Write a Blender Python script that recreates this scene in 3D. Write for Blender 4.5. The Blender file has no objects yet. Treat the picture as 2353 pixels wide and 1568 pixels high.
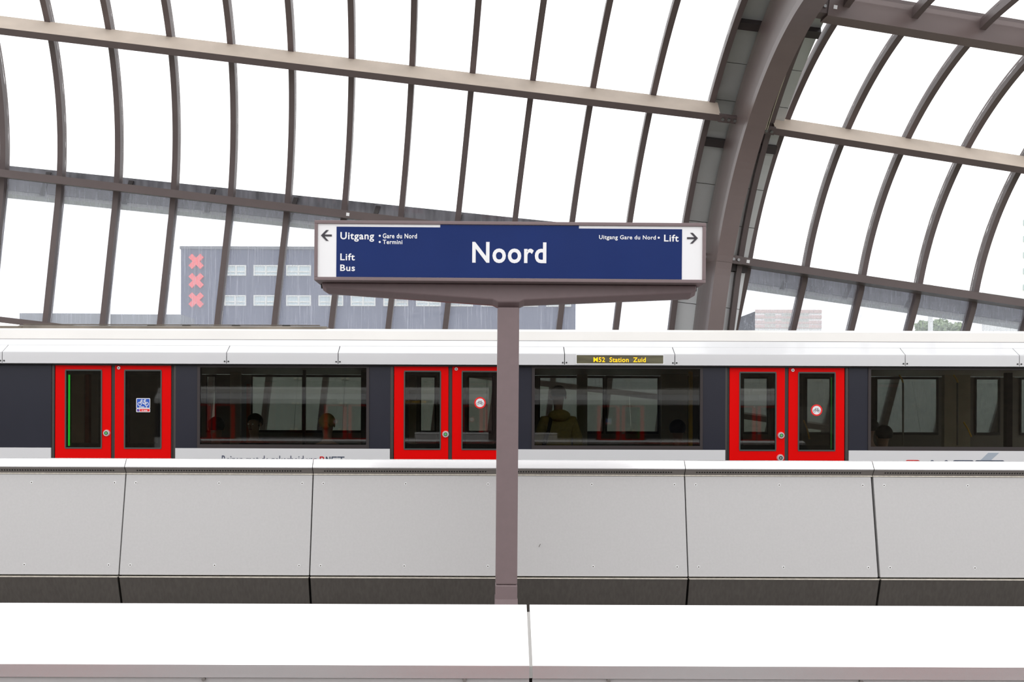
import bpy, bmesh, math, random
from mathutils import Vector, Matrix
random.seed(7)
S = bpy.context.scene
C = S.collection

# ------------------------------------------------------------------ camera, sky, exposure
F = 2287.0; PX = 1107.0; PY = 954.0; ROLL = 0.0035; CZ = 1.62
cr, sr = math.cos(ROLL), math.sin(ROLL)
cd = bpy.data.cameras.new('camera'); cam = bpy.data.objects.new('camera', cd); C.objects.link(cam)
cd.sensor_fit = 'HORIZONTAL'; cd.sensor_width = 36.0; cd.lens = F / 2353 * 36.0
cd.shift_x = (1176.5 - PX) / 2353; cd.shift_y = (PY - 784.0) / 2353
cd.clip_end = 1000
cam.matrix_world = Matrix(((cr, -sr, 0, 0), (0, 0, -1, 0), (sr, cr, 0, CZ), (0, 0, 0, 1)))
S.camera = cam
w = bpy.data.worlds.new('overcast_sky'); S.world = w; w.use_nodes = True
bg = w.node_tree.nodes['Background']; bg.inputs[0].default_value = (0.985, 0.985, 1.0, 1); bg.inputs[1].default_value = 1.75
S.view_settings.view_transform = 'Standard'; S.view_settings.look = 'None'
S.view_settings.exposure = 0.0; S.view_settings.gamma = 1.0; S.view_settings.use_curve_mapping = False

def at(px, py, Y):
    dx = px - PX; dy = PY - py
    return Vector(((dx * cr - dy * sr) * Y / F, Y, CZ + (dx * sr + dy * cr) * Y / F))
def zx(py, Y): return CZ + (PY - py) * Y / F      # height of image row on the axis column
def xx(px, Y): return (px - PX) * Y / F

# ------------------------------------------------------------------ materials
def mat(name, col, rough=0.5, metal=0.0, noise=0.0, scale=8.0, stretch=(1, 1, 1), bump=0.0, spec=0.5, emit=None, estr=0.0, coat=0.0):
    m = bpy.data.materials.new(name); m.use_nodes = True
    nt = m.node_tree; b = nt.nodes['Principled BSDF']
    c = (*col, 1)
    b.inputs['Base Color'].default_value = c; b.inputs['Roughness'].default_value = rough
    b.inputs['Metallic'].default_value = metal; b.inputs['Specular IOR Level'].default_value = spec
    b.inputs['Coat Weight'].default_value = coat
    if emit: b.inputs['Emission Color'].default_value = (*emit, 1); b.inputs['Emission Strength'].default_value = estr
    tc = nt.nodes.new('ShaderNodeTexCoord'); mp = nt.nodes.new('ShaderNodeMapping'); mp.inputs['Scale'].default_value = stretch
    nz = nt.nodes.new('ShaderNodeTexNoise'); nz.inputs['Scale'].default_value = scale; nz.inputs['Detail'].default_value = 5
    nt.links.new(tc.outputs['Object'], mp.inputs[0]); nt.links.new(mp.outputs[0], nz.inputs[0])
    mr = nt.nodes.new('ShaderNodeMapRange'); mr.inputs[1].default_value = 0.3; mr.inputs[2].default_value = 0.7
    mr.inputs[3].default_value = 1 - noise; mr.inputs[4].default_value = 1 + noise
    nt.links.new(nz.outputs[0], mr.inputs[0])
    vm = nt.nodes.new('ShaderNodeVectorMath'); vm.operation = 'SCALE'; vm.inputs[0].default_value = col
    nt.links.new(mr.outputs[0], vm.inputs['Scale']); nt.links.new(vm.outputs[0], b.inputs['Base Color'])
    if bump:
        bp = nt.nodes.new('ShaderNodeBump'); bp.inputs['Strength'].default_value = bump; bp.inputs['Distance'].default_value = 0.005
        nt.links.new(nz.outputs[0], bp.inputs['Height']); nt.links.new(bp.outputs[0], b.inputs['Normal'])
    return m

def glass(name, tint, ior=1.5, dirt=0.0, dirt_col=(0.9, 0.92, 0.95), streaks=False, top_h=None):
    m = bpy.data.materials.new(name); m.use_nodes = True
    nt = m.node_tree; nt.nodes.clear(); N = nt.nodes.new; L = nt.links.new
    out = N('ShaderNodeOutputMaterial'); tr = N('ShaderNodeBsdfTransparent'); tr.inputs[0].default_value = (*tint, 1)
    gl = N('ShaderNodeBsdfGlossy'); gl.inputs['Roughness'].default_value = 0.02; gl.inputs[0].default_value = (1, 1, 1, 1)
    fr = N('ShaderNodeFresnel'); fr.inputs[0].default_value = ior
    mx = N('ShaderNodeMixShader'); L(fr.outputs[0], mx.inputs[0]); L(tr.outputs[0], mx.inputs[1]); L(gl.outputs[0], mx.inputs[2])
    last = mx
    if dirt > 0:
        df = N('ShaderNodeBsdfTranslucent'); df.inputs[0].default_value = (*dirt_col, 1)
        d2 = N('ShaderNodeBsdfDiffuse'); d2.inputs[0].default_value = (*dirt_col, 1)
        ms = N('ShaderNodeMixShader'); ms.inputs[0].default_value = 0.5; L(df.outputs[0], ms.inputs[1]); L(d2.outputs[0], ms.inputs[2])
        tc = N('ShaderNodeTexCoord'); mp = N('ShaderNodeMapping'); mp.inputs['Scale'].default_value = (22, 22, 0.35)
        mp.inputs['Rotation'].default_value = (0, -0.115, 0)
        nz = N('ShaderNodeTexNoise'); nz.inputs['Scale'].default_value = 1.6; nz.inputs['Detail'].default_value = 6; nz.inputs['Roughness'].default_value = 0.7
        L(tc.outputs['Object'], mp.inputs[0]); L(mp.outputs[0], nz.inputs[0])
        mr = N('ShaderNodeMapRange'); mr.inputs[1].default_value = 0.52; mr.inputs[2].default_value = 0.75
        mr.inputs[3].default_value = dirt; mr.inputs[4].default_value = dirt + (0.30 if streaks else 0.0); L(nz.outputs[0], mr.inputs[0])
        mx2 = N('ShaderNodeMixShader'); L(mr.outputs[0], mx2.inputs[0]); L(mx.outputs[0], mx2.inputs[1]); L(ms.outputs[0], mx2.inputs[2])
        last = mx2
    L(last.outputs[0], out.inputs[0])
    return m

def brick_mat(name, c1, c2, mort, scale, bw=0.5, rh=0.25):
    m = bpy.data.materials.new(name); m.use_nodes = True; nt = m.node_tree; b = nt.nodes['Principled BSDF']
    tc = nt.nodes.new('ShaderNodeTexCoord'); mp = nt.nodes.new('ShaderNodeMapping'); mp.inputs['Rotation'].default_value = (math.pi / 2, 0, 0)
    br = nt.nodes.new('ShaderNodeTexBrick'); br.inputs['Color1'].default_value = (*c1, 1); br.inputs['Color2'].default_value = (*c2, 1)
    br.inputs['Mortar'].default_value = (*mort, 1); br.inputs['Scale'].default_value = scale
    br.inputs['Brick Width'].default_value = bw; br.inputs['Row Height'].default_value = rh; br.inputs['Mortar Size'].default_value = 0.012
    nt.links.new(tc.outputs['Object'], mp.inputs[0]); nt.links.new(mp.outputs[0], br.inputs[0]); nt.links.new(br.outputs[0], b.inputs['Base Color'])
    b.inputs['Roughness'].default_value = 0.9
    return m

M = {}
M['steel'] = mat('taupe_painted_steel', (0.118, 0.089, 0.086), 0.42, 0.0, 0.05, 3, spec=0.4)
M['arch'] = mat('taupe_painted_arch_steel', (0.150, 0.112, 0.106), 0.32, 0.0, 0.04, 2, spec=0.5)
M['bolt'] = mat('galvanised_bolt', (0.25, 0.25, 0.25), 0.35, 0.8)
M['sign_frame'] = mat('mauve_brown_paint', (0.205, 0.150, 0.152), 0.45, 0, 0.03, 20, bump=0.02)
M['clad'] = mat('grey_aluminium_cladding', (0.50, 0.51, 0.50), 0.42, 0.55, 0.03, 3)
M['pale_clad'] = mat('pale_lower_cladding', (0.80, 0.82, 0.83), 0.4, 0, 0.02, 3)  # paler tone for the panels below the lower beam
M['alu'] = mat('brushed_aluminium_cap', (0.88, 0.87, 0.87), 0.25, 0.9, 0.02, 6, (1, 20, 20))
M['alu_face'] = mat('brushed_aluminium_panel', (0.53, 0.52, 0.512), 0.5, 0.15, 0.025, 60, bump=0.02)
M['dark_steel'] = mat('dark_brushed_steel', (0.16, 0.145, 0.13), 0.38, 0.6, 0.10, 4, (14, 14, 0.5))
M['vent'] = mat('dark_perforated_strip', (0.22, 0.20, 0.185), 0.5, 0.2, 0.05)
M['black'] = mat('black_void', (0.004, 0.004, 0.004), 0.8)
M['seal'] = mat('pale_edge_trim', (0.72, 0.67, 0.58), 0.5, 0.2, 0.15, 8, (5, 5, 5))
M['white'] = mat('white_train_paint', (0.71, 0.71, 0.715), 0.30, 0, 0.012, 2, coat=0.3)
M['roof_white'] = mat('cream_roof_paint', (0.80, 0.78, 0.74), 0.40, 0, 0.03, 1.2)
M['charcoal'] = mat('charcoal_body_paint', (0.022, 0.023, 0.034), 0.3, 0, 0.04, 3, spec=0.3)
M['rubber'] = mat('door_rubber', (0.035, 0.032, 0.03), 0.6)
M['frame_grey'] = mat('dark_door_post', (0.085, 0.075, 0.070), 0.4, 0.3)
M['red'] = mat('signal_red_door_paint', (0.78, 0.001, 0.0008), 0.45, 0, 0.02, 2, spec=0.08)
M['gasket'] = mat('grey_window_gasket', (0.06, 0.065, 0.06), 0.5)
M['button'] = mat('satin_steel_button', (0.75, 0.75, 0.75), 0.3, 0.6)
M['led_green'] = mat('green_led', (0.05, 0.6, 0.08), 0.4, emit=(0.02, 1.0, 0.05), estr=1.1)
M['led_dim'] = mat('dim_green_led', (0.05, 0.4, 0.08), 0.4, emit=(0.05, 0.6, 0.08), estr=0.35)
M['led_amber'] = mat('amber_led', (0.8, 0.4, 0.0), 0.4, emit=(1.0, 0.55, 0.0), estr=1.0)
M['led_back'] = mat('led_display_back', (0.11, 0.10, 0.055), 0.25, 0, 0.35, 3, (1, 1, 6))
M['glass_train'] = glass('tinted_train_glass', (0.60, 0.61, 0.58), 1.47)
M['glass_door'] = glass('tinted_door_glass', (0.62, 0.62, 0.58), 1.52)
M['glass_roof'] = glass('clear_roof_glass', (0.985, 0.99, 0.99), 1.2)
M['glass_top'] = glass('thin_top_glass', (0.985, 0.99, 0.99), 1.03)
M['lit_top'] = mat('sky_light_on_steel', (0.72, 0.61, 0.51), 0.7, 0, 0.08, 2)  # sky light on the beam tops, put into the colour
M['glass_low'] = glass('dirty_streaked_glass', (0.97, 0.98, 1.0), 1.25, dirt=0.19, dirt_col=(0.86, 0.88, 0.97), streaks=True)
M['interior'] = mat('grey_interior_panel', (0.20, 0.18, 0.15), 0.6, 0, 0.06, 3)
M['interior_dark'] = mat('dark_interior_trim', (0.03, 0.022, 0.022), 0.5)
M['int_beige'] = mat('beige_interior_pillar', (0.42, 0.37, 0.26), 0.55, 0, 0.1, 4)
M['int_orange'] = mat('orange_interior_panel', (0.35, 0.08, 0.03), 0.55)
M['seat'] = mat('dark_blue_seat_fabric', (0.03, 0.03, 0.05), 0.8, 0, 0.2, 40)
M['pole'] = mat('yellow_grab_pole', (0.85, 0.52, 0.02), 0.35)
M['blue'] = mat('royal_blue_sign_face', (0.006, 0.024, 0.135), 0.14, 0, 0.05, 3, spec=0.15)
M['sign_white'] = mat('white_sign_face', (0.92, 0.92, 0.92), 0.35)
M['sign_text'] = mat('white_sign_lettering', (0.92, 0.92, 0.92), 0.35)
M['arrow'] = mat('charcoal_arrow', (0.045, 0.04, 0.05), 0.5)
M['navy'] = mat('navy_lettering', (0.05, 0.06, 0.11), 0.4)
M['slate'] = mat('slate_grey_lettering', (0.075, 0.095, 0.14), 0.4)
M['pale_slate'] = mat('pale_slate_stripe', (0.37, 0.42, 0.48), 0.4)
M['logo_red'] = mat('red_lettering', (0.65, 0.01, 0.01), 0.4)
M['sticker_blue'] = mat('blue_sticker', (0.01, 0.09, 0.52), 0.4)
M['sticker_white'] = mat('white_sticker', (0.85, 0.85, 0.87), 0.4)
M['sticker_red'] = mat('red_sticker', (0.85, 0.01, 0.01), 0.4)
M['tray'] = mat('grimy_roof_tray', (0.17, 0.145, 0.115), 0.6, 0.1, 0.3, 3)
M['clip'] = mat('black_roof_clip', (0.02, 0.02, 0.018), 0.5)
M['bldg'] = brick_mat('blue_grey_brick', (0.085, 0.095, 0.15), (0.075, 0.084, 0.135), (0.115, 0.125, 0.18), 1.3)
M['annex'] = mat('grey_wall_render', (0.19, 0.20, 0.21), 0.8, 0, 0.1, 0.4)
M['bwin'] = mat('pale_window_glass', (0.50, 0.60, 0.62), 0.15, 0, 0.08, 0.5, spec=0.8)
M['bframe'] = mat('white_window_frame', (0.75, 0.75, 0.7), 0.5)
M['cross'] = mat('red_cross_board', (0.95, 0.10, 0.09), 0.5)
M['hazed_brick'] = brick_mat('hazed_pink_brick', (0.84, 0.66, 0.62), (0.80, 0.63, 0.60), (0.85, 0.75, 0.72), 2.0)  # brick lightened, distance haze is put into the colour
M['pale'] = mat('hazed_pale_concrete', (0.96, 0.96, 0.95), 0.8, 0, 0.04, 0.5)  # nearly white, stands in for haze over the distant scenery
M['leaf'] = mat('hazed_green_foliage', (0.34, 0.42, 0.24), 0.8, 0, 0.4, 2)  # leaves paled in the colour to imitate distance haze
M['trunk'] = mat('bark', (0.12, 0.09, 0.06), 0.9)
M['floor'] = mat('dark_platform_stone', (0.17, 0.165, 0.16), 0.55, 0, 0.1, 2)
M['ground'] = mat('ballast_and_grass', (0.20, 0.22, 0.15), 0.95, 0, 0.25, 0.8)
M['wallbrick'] = brick_mat('brown_station_brick', (0.16, 0.13, 0.10), (0.07, 0.06, 0.05), (0.04, 0.035, 0.03), 3.0)
M['gutter'] = mat('grimy_gutter', (0.13, 0.125, 0.14), 0.5, 0, 0.45, 3, (3, 3, 0.6))
M['gutter_lip'] = mat('pale_gutter_lip', (0.46, 0.45, 0.43), 0.5, 0, 0.12, 1)
M['barrier'] = mat('grey_green_barrier_panel', (0.55, 0.60, 0.60), 0.35, 0, 0.06, 1.5)
M['cable'] = mat('pale_cable', (0.55, 0.52, 0.36), 0.4)
M['dot'] = mat('steel_fixing_cap', (0.95, 0.92, 0.85), 0.35, 0.2)
M['skin'] = mat('skin', (0.38, 0.22, 0.15), 0.5, 0, 0.05, 20)
M['skin_pale'] = mat('fair_skin', (0.55, 0.36, 0.27), 0.5, 0, 0.05, 20)
M['hair_dark'] = mat('dark_hair', (0.012, 0.01, 0.009), 0.6, 0, 0.4, 60)
M['hair_blond'] = mat('blond_hair', (0.50, 0.34, 0.12), 0.5, 0, 0.3, 60, (6, 6, 1))
M['coat_dark'] = mat('black_coat_fabric', (0.018, 0.018, 0.022), 0.85, 0, 0.2, 30)
M['coat_red'] = mat('dark_red_coat', (0.16, 0.015, 0.02), 0.85, 0, 0.2, 30)
M['hoodie'] = mat('olive_yellow_hoodie', (0.36, 0.28, 0.09), 0.9, 0, 0.1, 30, bump=0.1)
M['trousers'] = mat('dark_trousers', (0.03, 0.035, 0.05), 0.85)
M['stain'] = mat('dark_smudge', (0.10, 0.08, 0.06), 0.8)

# ------------------------------------------------------------------ builders
LOC = {}
class MB:
    def __init__(s): s.v = []; s.f = []; s.mi = []
    def add(s, vs, fs):
        n = len(s.v); s.v += [Vector(v) for v in vs]; s.f += [tuple(i + n for i in f) for f in fs]; return s
    def box(s, x0, x1, y0, y1, z0, z1):
        if x0 > x1: x0, x1 = x1, x0
        if y0 > y1: y0, y1 = y1, y0
        if z0 > z1: z0, z1 = z1, z0
        return s.hexa([(x0, y0, z0), (x1, y0, z0), (x1, y1, z0), (x0, y1, z0), (x0, y0, z1), (x1, y0, z1), (x1, y1, z1), (x0, y1, z1)])
    def hexa(s, p):
        return s.add(p, [(0, 3, 2, 1), (4, 5, 6, 7), (0, 1, 5, 4), (1, 2, 6, 5), (2, 3, 7, 6), (3, 0, 4, 7)])
    def extr(s, pts, x0, x1):           # (y,z) outline, counter-clockwise seen from +x, extruded along x
        n = len(pts)
        vs = [(x0, y, z) for y, z in pts] + [(x1, y, z) for y, z in pts]
        fs = [tuple(range(n))[::-1], tuple(range(n, 2 * n))] + [(i, (i + 1) % n, (i + 1) % n + n, i + n) for i in range(n)]
        return s.add(vs, fs)
    def plate(s, pts, y0, y1):          # (x,z) outline extruded along y
        n = len(pts)
        vs = [(x, y0, z) for x, z in pts] + [(x, y1, z) for x, z in pts]
        fs = [tuple(range(n)), tuple(range(n, 2 * n))[::-1]] + [((i + 1) % n, i, i + n, (i + 1) % n + n) for i in range(n)]
        return s.add(vs, fs)
    def rod(s, a, b, r, n=12, r2=None):
        a = Vector(a); b = Vector(b); d = (b - a).normalized()
        u = d.orthogonal().normalized(); v = d.cross(u); r2 = r if r2 is None else r2
        vs = [a + (u * math.cos(t) + v * math.sin(t)) * r for t in [2 * math.pi * i / n for i in range(n)]]
        vs += [b + (u * math.cos(t) + v * math.sin(t)) * r2 for t in [2 * math.pi * i / n for i in range(n)]]
        fs = [tuple(range(n))[::-1], tuple(range(n, 2 * n))] + [(i, (i + 1) % n, (i + 1) % n + n, i + n) for i in range(n)]
        return s.add(vs, fs)
    def ring(s, c, r0, r1, y0, y1, n=28, sq=1.0):
        cx, cz = c; vs = []
        for r, y in ((r0, y0), (r1, y0), (r1, y1), (r0, y1)):
            vs += [(cx + r * math.cos(2 * math.pi * i / n), y, cz + r * math.sin(2 * math.pi * i / n)) for i in range(n)]
        fs = []
        for k in range(4):
            for i in range(n):
                j = (i + 1) % n; a = k * n; b = ((k + 1) % 4) * n
                fs.append((a + i, a + j, b + j, b + i))
        return s.add(vs, fs)
    def sweep(s, sections, closed=False):
        n = len(sections[0]); vs = [p for sec in sections for p in sec]; fs = []
        for k in range(len(sections) - 1):
            for i in range(n):
                j = (i + 1) % n; fs.append((k * n + i, k * n + j, (k + 1) * n + j, (k + 1) * n + i))
        fs.append(tuple(range(n))[::-1]); fs.append(tuple(range((len(sections) - 1) * n, len(sections) * n)))
        return s.add(vs, fs)
    def tube(s, pts, r, n=8):
        pts = [Vector(p) for p in pts]; secs = []
        for i, p in enumerate(pts):
            d = (pts[min(i + 1, len(pts) - 1)] - pts[max(i - 1, 0)]).normalized()
            u = d.orthogonal() if abs(d.y) > .9 else Vector((0, 1, 0)).cross(d); u.normalize(); v = d.cross(u)
            secs.append([p + (u * math.cos(2 * math.pi * k / n) + v * math.sin(2 * math.pi * k / n)) * r for k in range(n)])
        return s.sweep(secs)
    def build(s, name, m, parent=None, bevel=0.0, smooth=False):
        me = bpy.data.meshes.new(name)
        if parent is not None: o0 = LOC[parent.name]
        else:
            mn = [min(v[i] for v in s.v) for i in range(3)]; mx = [max(v[i] for v in s.v) for i in range(3)]
            o0 = Vector(((mn[0] + mx[0]) / 2, (mn[1] + mx[1]) / 2, mn[2]))
        me.from_pydata([v - o0 for v in s.v], [], s.f)
        bm = bmesh.new(); bm.from_mesh(me); bmesh.ops.recalc_face_normals(bm, faces=bm.faces); bm.to_mesh(me); bm.free()
        me.materials.append(M[m] if isinstance(m, str) else m)
        o = bpy.data.objects.new(name, me); C.objects.link(o)
        if parent is not None: o.parent = parent
        else: o.location = o0
        LOC[o.name] = o0
        if smooth:
            for p in me.polygons: p.use_smooth = True
        if bevel:
            md = o.modifiers.new('edge', 'BEVEL'); md.width = bevel; md.segments = 2; md.limit_method = 'ANGLE'
        return o

def tag(o, label=None, cat=None, group=None, kind=None):
    if label: o['label'] = label
    if cat: o['category'] = cat
    if group: o['group'] = group
    if kind: o['kind'] = kind
    return o
def thing(name, loc, label, cat, group=None, kind=None):
    o = bpy.data.objects.new(name, None); C.objects.link(o); o.location = loc; o.empty_display_size = 0.1
    LOC[o.name] = Vector(loc); return tag(o, label, cat, group, kind)
KIDS = {}
def copy_tree(o, parent=None):
    c = o.copy(); C.objects.link(c); c.parent = parent
    for ch in list(o.children): copy_tree(ch, c)
    return c

def text(string, name, m, parent, box, y, thick=0.002, weight=0.0, space=1.0):
    """lettering as mesh, fitted into box=(x0,x1,z0,z1) of its inked extent, facing -Y at depth y"""
    cu = bpy.data.curves.new('lettering', 'FONT'); cu.body = string; cu.size = 1.0; cu.offset = weight; cu.space_character = space
    cu.resolution_u = 4
    tmp = bpy.data.objects.new('lettering_source', cu); C.objects.link(tmp)
    bpy.context.view_layer.update()
    me = bpy.data.meshes.new_from_object(tmp.evaluated_get(bpy.context.evaluated_depsgraph_get()))
    bpy.data.objects.remove(tmp)
    xs = [v.co.x for v in me.vertices]; ys = [v.co.y for v in me.vertices]
    a0, a1, b0, b1 = min(xs), max(xs), min(ys), max(ys); x0, x1, z0, z1 = box
    o0 = LOC[parent.name]
    for v in me.vertices:
        X = x0 + (v.co.x - a0) / (a1 - a0) * (x1 - x0); Z = z0 + (v.co.y - b0) / (b1 - b0) * (z1 - z0)
        v.co = Vector((X, y, Z)) - o0
    bm = bmesh.new(); bm.from_mesh(me)
    bmesh.ops.remove_doubles(bm, verts=bm.verts, dist=1e-6)
    bm.faces.ensure_lookup_table(); seen = set(); dead = []
    for f_ in bm.faces:
        k_ = tuple(sorted(v.index for v in f_.verts))
        if k_ in seen: dead.append(f_)
        seen.add(k_)
    bmesh.ops.delete(bm, geom=dead, context='FACES')
    r = bmesh.ops.extrude_face_region(bm, geom=bm.faces[:])
    bmesh.ops.translate(bm, verts=[e for e in r['geom'] if isinstance(e, bmesh.types.BMVert)], vec=(0, -thick, 0))
    bmesh.ops.recalc_face_normals(bm, faces=bm.faces); bm.to_mesh(me); bm.free()
    me.materials.clear(); me.materials.append(M[m]); me.name = name
    for p_ in me.polygons: p_.use_smooth = False; p_.material_index = 0
    o = bpy.data.objects.new(name, me); C.objects.link(o); o.parent = parent; LOC[o.name] = o0
    return o

# ------------------------------------------------------------------ setting: floor, ground
tag(MB().box(-16, 16, -4.9, 11.30, -0.30, 0.0).build('floor', 'floor'), kind='structure')
tag(MB().box(-220, 220, 11.34, 260, -1.6, -1.15).build('ground_outside', 'ground'), kind='structure')
tag(MB().box(-34, 34, -11.2, -4.94, -1.6, -1.15).build('track_bed_back', 'ground'), kind='structure')
tag(MB().box(-34, 34, -11.6, -11.25, -1.2, 3.6).build('wall_back', 'wallbrick'), kind='structure')

# ------------------------------------------------------------------ glazed vault
class Frame:
    def __init__(s, al, g, D, R, h0, a0, m, Rd, sb, org=(0, 0, CZ)):
        s.al = al; s.a0 = a0; s.m = m; s.h0 = h0
        u = Vector((math.cos(al) * math.cos(g), math.sin(g), -math.sin(al) * math.cos(g))).normalized()
        v = Vector((math.sin(al), 0, math.cos(al))); s.u = u; s.v = v; s.w = v.cross(u); s.o = Vector(org)
        pr = []; hb = -2.3
        for i in range(14): h = hb + (h0 - hb) * i / 14; pr.append((D + sb * (h0 - h), h))
        for i in range(45):
            t = math.radians(84) * i / 44; pr.append((D - Rd + Rd * math.cos(t), h0 + R * math.sin(t)))
        d, h = pr[-1]; t = math.radians(84)
        for i in range(1, 8): pr.append((d - i * 0.9, h + i * 0.9 * 0.10))
        s.pr = pr; s.nm = []
        for i in range(len(pr)):
            p = pr[max(i - 1, 0)]; q = pr[min(i + 1, len(pr) - 1)]
            tx, ty = q[0] - p[0], q[1] - p[1]; l = math.hypot(tx, ty); s.nm.append((ty / l, -tx / l))   # outward
        s.cum = [0]
        for i in range(1, len(pr)): s.cum.append(s.cum[-1] + math.hypot(pr[i][0] - pr[i-1][0], pr[i][1] - pr[i-1][1]))
    def at_h(s, h):
        for i in range(len(s.pr) - 1):
            if s.pr[i][1] <= h <= s.pr[i + 1][1]:
                return i + (h - s.pr[i][1]) / (s.pr[i + 1][1] - s.pr[i][1])
        return 0 if h < s.pr[0][1] else len(s.pr) - 1.001
    def at_len(s, L):
        for i in range(len(s.cum) - 1):
            if s.cum[i] <= L <= s.cum[i + 1]: return i + (L - s.cum[i]) / (s.cum[i + 1] - s.cum[i])
        return len(s.pr) - 1.001
    def P(s, a, t, r):
        i = min(int(t), len(s.pr) - 2); f = t - i
        d = s.pr[i][0] * (1 - f) + s.pr[i + 1][0] * f; h = s.pr[i][1] * (1 - f) + s.pr[i + 1][1] * f
        nx = s.nm[i][0] * (1 - f) + s.nm[i + 1][0] * f; ny = s.nm[i][1] * (1 - f) + s.nm[i + 1][1] * f
        return s.o + s.u * a + s.w * (d + nx * r) + s.v * (h + ny * r)
    def strip(s, mb, a0, a1, t0, t1, r0, r1):
        ts = [t0] + [i for i in range(int(t0) + 1, int(math.ceil(t1)))] + [t1]
        A0 = a0 if callable(a0) else (lambda t: a0); A1 = a1 if callable(a1) else (lambda t: a1)
        return mb.sweep([[s.P(A0(t), t, r0), s.P(A1(t), t, r0), s.P(A1(t), t, r1), s.P(A0(t), t, r1)] for t in ts])
    def height(s, t):
        i = min(int(t), len(s.pr) - 2); return s.pr[i][1] + (s.pr[i + 1][1] - s.pr[i][1]) * (t - i)
    def beam(s, mb, a0, a1, t, dt, r0, r1, sag=0):
        i = t; A = []
        nx, ny = s.nm[int(t)]
        for a in (a0, a1):
            row = []
            for r, k in ((r0, -1), (r1, -1), (r1, 1), (r0, 1)):
                row.append(s.P(a, t, r) + (s.w * (-ny) + s.v * nx) * (k * dt / 2))
            A.append(row)
        return mb.sweep(A)

FL = Frame(0.1133, 0.0107, 19.1, 4.8405, 2.8835, -8.3044, 1.0882, 5.1714, 0.0295)
FR = Frame(0.1360, 0.0505, 19.1, 4.0173, 3.4463, 5.7044, 1.1401, 4.3309, 0.2584)
def ground_t(fr, a):   # where a rib meets the ground outside
    h = (-1.15 - CZ + a * math.sin(fr.al)) / math.cos(fr.al)
    return fr.at_h(h)
ORD = ['first', 'second', 'third', 'fourth', 'fifth', 'sixth', 'seventh', 'eighth', 'ninth', 'tenth', 'eleventh', 'twelfth', 'thirteenth']
LT = len(FL.pr) - 1.001
back_src = []
# left bay ribs
for k in range(-1, 12):
    a = FL.a0 + FL.m * k
    if k == 11: a = 3.64
    mb = MB(); FL.strip(mb, a - 0.052, a + 0.052, ground_t(FL, a), LT, -0.03, 0.15)
    if k == -1: lab = 'curved dark glazing rib cut by the left edge of the photo'
    elif k == 11: lab = 'curved dark glazing rib right beside the grey cladding, left of the big arch'
    elif k == 3: lab = 'curved dark glazing rib, fourth from the left, passing just right of the red crosses'
    else: lab = 'curved dark glazing rib, %s whole one from the left in the left bay' % ORD[k]
    o = mb.build('glazing_rib', 'steel'); tag(o, lab, 'roof rib', 'curved ribs of the glass roof'); back_src.append(o)
RT = len(FR.pr) - 1.001
for k in range(0, 7):
    a = FR.a0 + FR.m * k
    mb = MB(); FR.strip(mb, a - 0.052, a + 0.052, ground_t(FR, a), RT, -0.03, 0.15)
    if k > 5: continue
    lab = ('curved dark glazing rib closest to the big arch on its right side' if k == 0 else
           'curved dark glazing rib, %s one right of the big arch' % ORD[k])
    tag(mb.build('glazing_rib', 'steel'), lab, 'roof rib', 'curved ribs of the glass roof')
mb = MB(); FL.strip(mb, 4.74, 4.84, ground_t(FL, 4.5), LT, -0.02, 0.14)
tag(mb.build('glazing_rib', 'steel'), 'dark edge rib squeezed into the shadow gap just right of the big arch', 'roof rib', 'curved ribs of the glass roof')

# purlins: L2, L1 (low, high) ; L3 foot
def purlin(fr, a0, a1, h, dt, r0, r1, lab, brk=None, tagc=None, lit_top=False):
    t = fr.at_h(h)
    base = fr.P((a0 + a1) / 2, t, 0)
    o = thing('roof_purlin', base, lab, 'roof beam', 'long beams of the glass roof')
    mb = MB(); fr.beam(mb, a0, a1, t, dt, r0, r1); mb.build('beam', 'steel', o)
    nx, ny = fr.nm[int(t)]; tang = fr.w * (-ny) + fr.v * nx; inw = -(fr.w * nx + fr.v * ny)
    if brk:
        b0, b1 = brk
        mb = MB(); fr.beam(mb, b0, b1, t, dt * 1.12, r0 - 0.012, r0 + 0.05); bp = mb.build('bracket', 'steel', o)
        for q in range(3):
            a = b0 + (b1 - b0) * (0.2 + 0.3 * q)
            c = fr.P(a, t, r0 - 0.01)
            MB().rod(c, c + inw * 0.03, 0.03, 6).build('bolt', 'bolt', bp)
    if lit_top:  # thin strip whose pale colour paints the sky-lit top face
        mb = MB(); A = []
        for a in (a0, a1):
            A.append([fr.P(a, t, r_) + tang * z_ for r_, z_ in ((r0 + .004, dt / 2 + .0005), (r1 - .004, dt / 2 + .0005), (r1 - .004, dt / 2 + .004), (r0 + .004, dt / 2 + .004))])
        mb.sweep(A); mb.build('lit_top_strip', 'lit_top', o)['label'] = 'pale top face with sky light in its colour'
    if tagc is not None:
        c = fr.P(tagc, t, r0) ; 
        MB().add([c + inw * .004 + fr.u * sx * .03 + tang * sz * .03 for sx, sz in ((-1, -1), (1, -1), (1, 1), (-1, 1))] + [c - inw * .01 + fr.u * sx * .03 + tang * sz * .03 for sx, sz in ((-1, -1), (1, -1), (1, 1), (-1, 1))],
                 [(0, 1, 2, 3), (7, 6, 5, 4), (0, 4, 5, 1), (1, 5, 6, 2), (2, 6, 7, 3), (3, 7, 4, 0)]).build('tag', 'sign_white', o)['label'] = 'small white tag'
    return o
pls = []
pls.append(purlin(FL, -11.5, 3.74, 3.49, 0.14, -0.46, 0.0, 'lower long taupe beam left of the arch, running behind the top of the blue sign', (3.72, 4.08), -2.72))
pls.append(purlin(FL, -11.5, 3.74, 6.02, 0.12, -0.50, 0.0, 'upper long taupe beam left of the big arch with pale top face', (3.72, 4.08), lit_top=True))
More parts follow.
